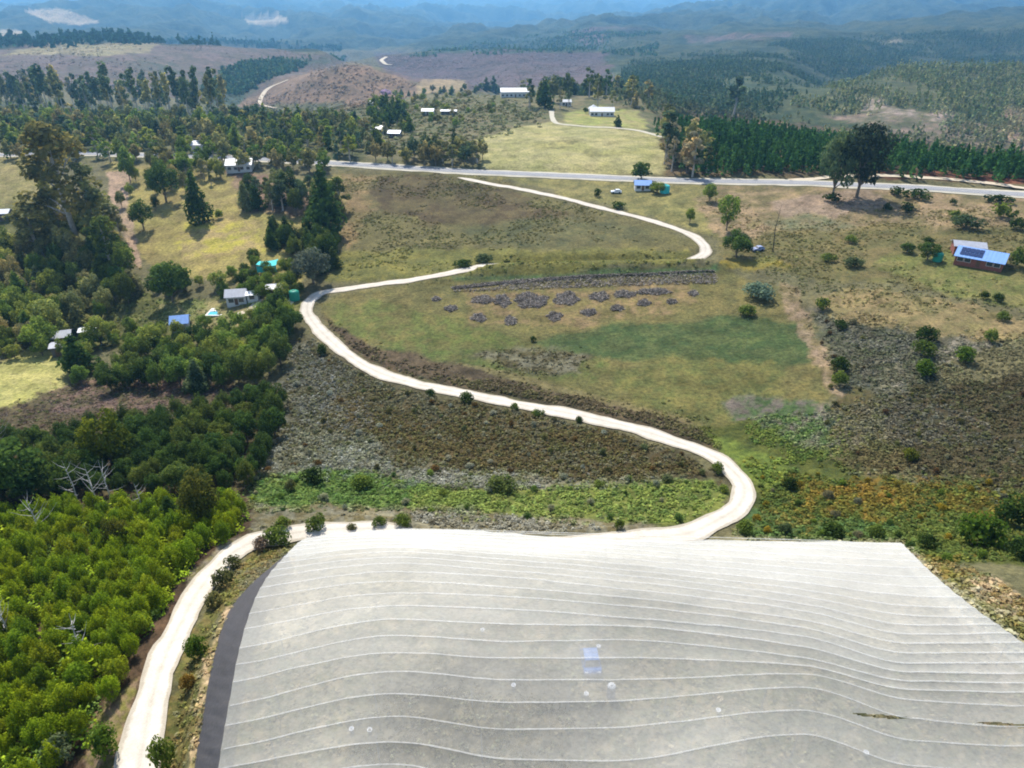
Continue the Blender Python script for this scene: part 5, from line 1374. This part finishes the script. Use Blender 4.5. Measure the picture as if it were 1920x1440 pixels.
cnt['hollow'] = stand([(475,900),(620,880),(900,895),(1340,900),(1372,925),(1270,985),(760,965),(480,960)], 5, 70, ['shrub'], 0, (.6, 1.5), (.9, 1.5), [lin(88,112,52,.5), lin(108,124,58,.5), lin(130,134,112,.5), lin(72,96,50,.5)],
  "small bush in the green hollow before the net", "bushes in the green hollow", "bush", clear=1.0, name="hollow_bush")

# bare dead trees
def dead_tree(px, pyb, pyt, mat, label, n=9, spread=.35, r=.1):
    p = at(px, pyb); h = (H - p[2]) - p[1] * float(s_of(pyt)); rg = random.Random(px)
    o = bpy.data.objects.new("dead_tree", None); COL.objects.link(o); o.location = p; tag(o, label, "dead tree", "bare dead trees")
    link("trunk", mesh_np("trunk", *tube([(0, 0, -.4), (.05 * h * rg.uniform(-1, 1), 0, h * .5), (0, 0, h)], [r * 1.2, r * .8, r * .15], 7), [mat]), o)
    for k in range(n):
        z0 = h * (.3 + .6 * k / n); a = rg.uniform(0, 6.28); l = h * spread * rg.uniform(.5, 1.1) * (1.1 - .6 * k / n)
        e = (math.cos(a) * l, math.sin(a) * l, z0 + l * rg.uniform(.4, 1.0))
        m_ = (e[0] * .5, e[1] * .5, z0 + (e[2] - z0) * .35)
        link("branch", mesh_np("branch", *tube([(0, 0, z0), m_, e], [r * .5, r * .3, r * .08], 5), [mat]), o)
for a, b, c, m_, lb in [(1449,474,384,M_DARKWOOD,"thin dark bare tree standing right of the upper road bend"), (150,955,862,M_DEADWOOD,"bleached bare tree at the left of the two thickets' gap"),
    (186,950,868,M_DEADWOOD,"bleached bare tree with forked branches in the middle of the gap between thickets"), (212,945,862,M_DEADWOOD,"straight bleached bare tree at the right of the gap between thickets"),
    (268,960,905,M_DEADWOOD,"small bleached bare tree near the olive topped tree"), (78,1010,930,M_DEADWOOD,"bleached bare tree in the upper bright thicket at the left"),
    (165,1235,1150,M_DEADWOOD,"bleached bare tree deep inside the bright thicket"), (20,1200,1130,M_DEADWOOD,"bleached bare tree at the left edge of the bright thicket"),
    (8,850,760,M_DEADWOOD,"bleached bare tree at the left edge above the big round dark tree")]:
    dead_tree(a, b, c, m_, lb, 10, .38 if m_ is M_DEADWOOD else .12, .11 if m_ is M_DEADWOOD else .13)

# heaps and windrows of cut brush in the cleared field
PALE_BR = [lin(138,130,122,.42), lin(118,110,106,.42), lin(156,148,136,.42), lin(98,94,84,.42)]
def brush(name, outline, hgt, n, label, group, cat):
    c = outline; ctr = c.mean(0); V0 = []
    X = RNG.uniform(c[:, 0].min(), c[:, 0].max(), n * 6); Y = RNG.uniform(c[:, 1].min(), c[:, 1].max(), n * 6)
    k = in_poly(c[:, :2], X, Y); X, Y = X[k][:n], Y[k][:n]
    dd = np.abs(sdf(c[:, :2], X, Y)); top = hgt * np.minimum(1, dd / max(.5, hgt * 1.2)) ** .6 * (.6 + .6 * fbm(X / 1.5, Y / 1.5, 3))
    Z = gz(X, Y) + top * RNG.random(len(X)) ** .4
    d = RNG.normal(size=(len(X), 3)); d[:, 2] = d[:, 2] * .35; d /= np.linalg.norm(d, axis=1, keepdims=True)   # sticks lying every way
    ln = RNG.uniform(.2, .65, len(X))[:, None]; sd = np.cross(d, RNG.normal(size=d.shape)); sd[:, 2] *= .3; sd /= np.linalg.norm(sd, axis=1, keepdims=True); wd = RNG.uniform(.06, .16, len(X))[:, None]
    Pt = np.stack([X, Y, Z], 1)
    V = np.stack([Pt - d * ln - sd * wd, Pt - d * ln * .9 + sd * wd, Pt + d * ln + sd * wd * .5, Pt + d * ln * .9 - sd * wd * .5], 1).reshape(-1, 3)
    pal = np.array(PALE_BR); C = pal[RNG.integers(0, 4, len(X))] * RNG.uniform(.6, 1.35, (len(X), 1))
    b0 = np.array([ctr[0], ctr[1], float(gz(ctr[0], ctr[1]))])
    o = link(name, mesh_np(name, V - b0, np.arange(len(V)).reshape(-1, 4), [M_STUFF], None, {"tuft": np.repeat(C, 4, 0)}), None, b0)
    return tag(o, label, cat, group)
def ell(px, py, w, h): 
    t = np.linspace(0, 6.283, 28, endpoint=False); w = w * .92; h = h * .9
    return hit(px + w / 2 * np.cos(t) * (1 + .14 * np.sin(3 * t + px) + .16 * np.sin(7 * t + py)), py + h / 2 * np.sin(t) * (1 + .12 * np.cos(2 * t + py) + .18 * np.cos(5 * t + px)))
for (a, b, w, h, lb) in [(905,562,46,16,"low brown brush heap at the left of the upper row"), (942,564,34,26,"greyish brush heap second in the upper row"), (995,564,66,32,"largest purple-grey brush heap of the upper row"),
    (1062,560,48,30,"square purple brush heap in the middle of the upper row"), (1124,556,40,18,"flat purple brush heap right of the square one"), (1170,552,44,16,"flat brush heap fifth in the upper row"),
    (1225,547,70,14,"long thin brush heap at the right of the upper row"), (818,561,18,9,"tiny brush heap at the left end of the field"), (846,579,26,13,"small brush heap left of the lower row"),
    (898,596,30,18,"first small dark brush heap of the lower row"), (957,602,24,20,"small pointed brush heap of the lower row under the largest one"), (1040,594,30,18,"small brush heap of the lower row under the square one"),
    (1104,586,32,14,"small brush heap with a green side in the lower row"), (1157,578,26,14,"round small brush heap in the lower row right of the green one"), (1207,568,28,13,"dark small brush heap near the right of the lower row"),
    (1259,566,20,11,"tiny dark brush heap last in the lower row"), (1300,550,20,11,"tiny separate brush heap at the right below the windrow")]:
    brush("brush_heap", ell(a, b, w, h), .35, int(80 + w * h * .8), lb, "brush heaps in the cleared field", "brush heap")
def wind(pts, lb, hgt): 
    a = np.array(pts, float); o = hit(a[:, 0], a[:, 1]); brush("brush_windrow", o, hgt, 2600, lb, "long brush windrows in the cleared field", "brush row")
wind([(945,528),(1050,523),(1200,517),(1340,513),(1348,524),(1340,533),(1250,534),(1150,537),(1050,541),(960,545),(850,548),(850,544),(930,540)], "broad purple-grey windrow of cut brush across the cleared field", .42)
wind([(846,539),(930,529),(1040,520),(1150,514),(1340,507),(1340,510),(1150,518),(1040,525),(930,535),(850,543)], "narrow dark windrow of brush behind the broad one", .4)

# low crop rows under the net
tufts("thicket_undergrowth", [([(-180,990),(-60,962),(130,945),(300,935),(455,935),(470,975),(400,1040),(340,1110),(290,1190),(245,1280),(195,1350),(150,1405),(90,1460),(40,1560),(-160,1560)], 1)],
      1900, (.9, 1.8), (1.6, 4.2), G_BRIGHT + [G_MID[1]], m=46, leaf=.16, blend=.0, label="bright green undergrowth filling the thicket between its trees", clear=1.0)
tufts("crop_rows", [([(480,1180),(600,1040),(1650,1040),(1900,1220),(2200,1500),(430,1500)], 1)], 5000, (.25, .5), (.3, .8), [lin(96,104,74,.5), lin(120,112,88,.5), lin(88,96,60,.5)], m=9, leaf=.4,
      label="low crop plants in rows under the white netting", clear=None, cat="crop")
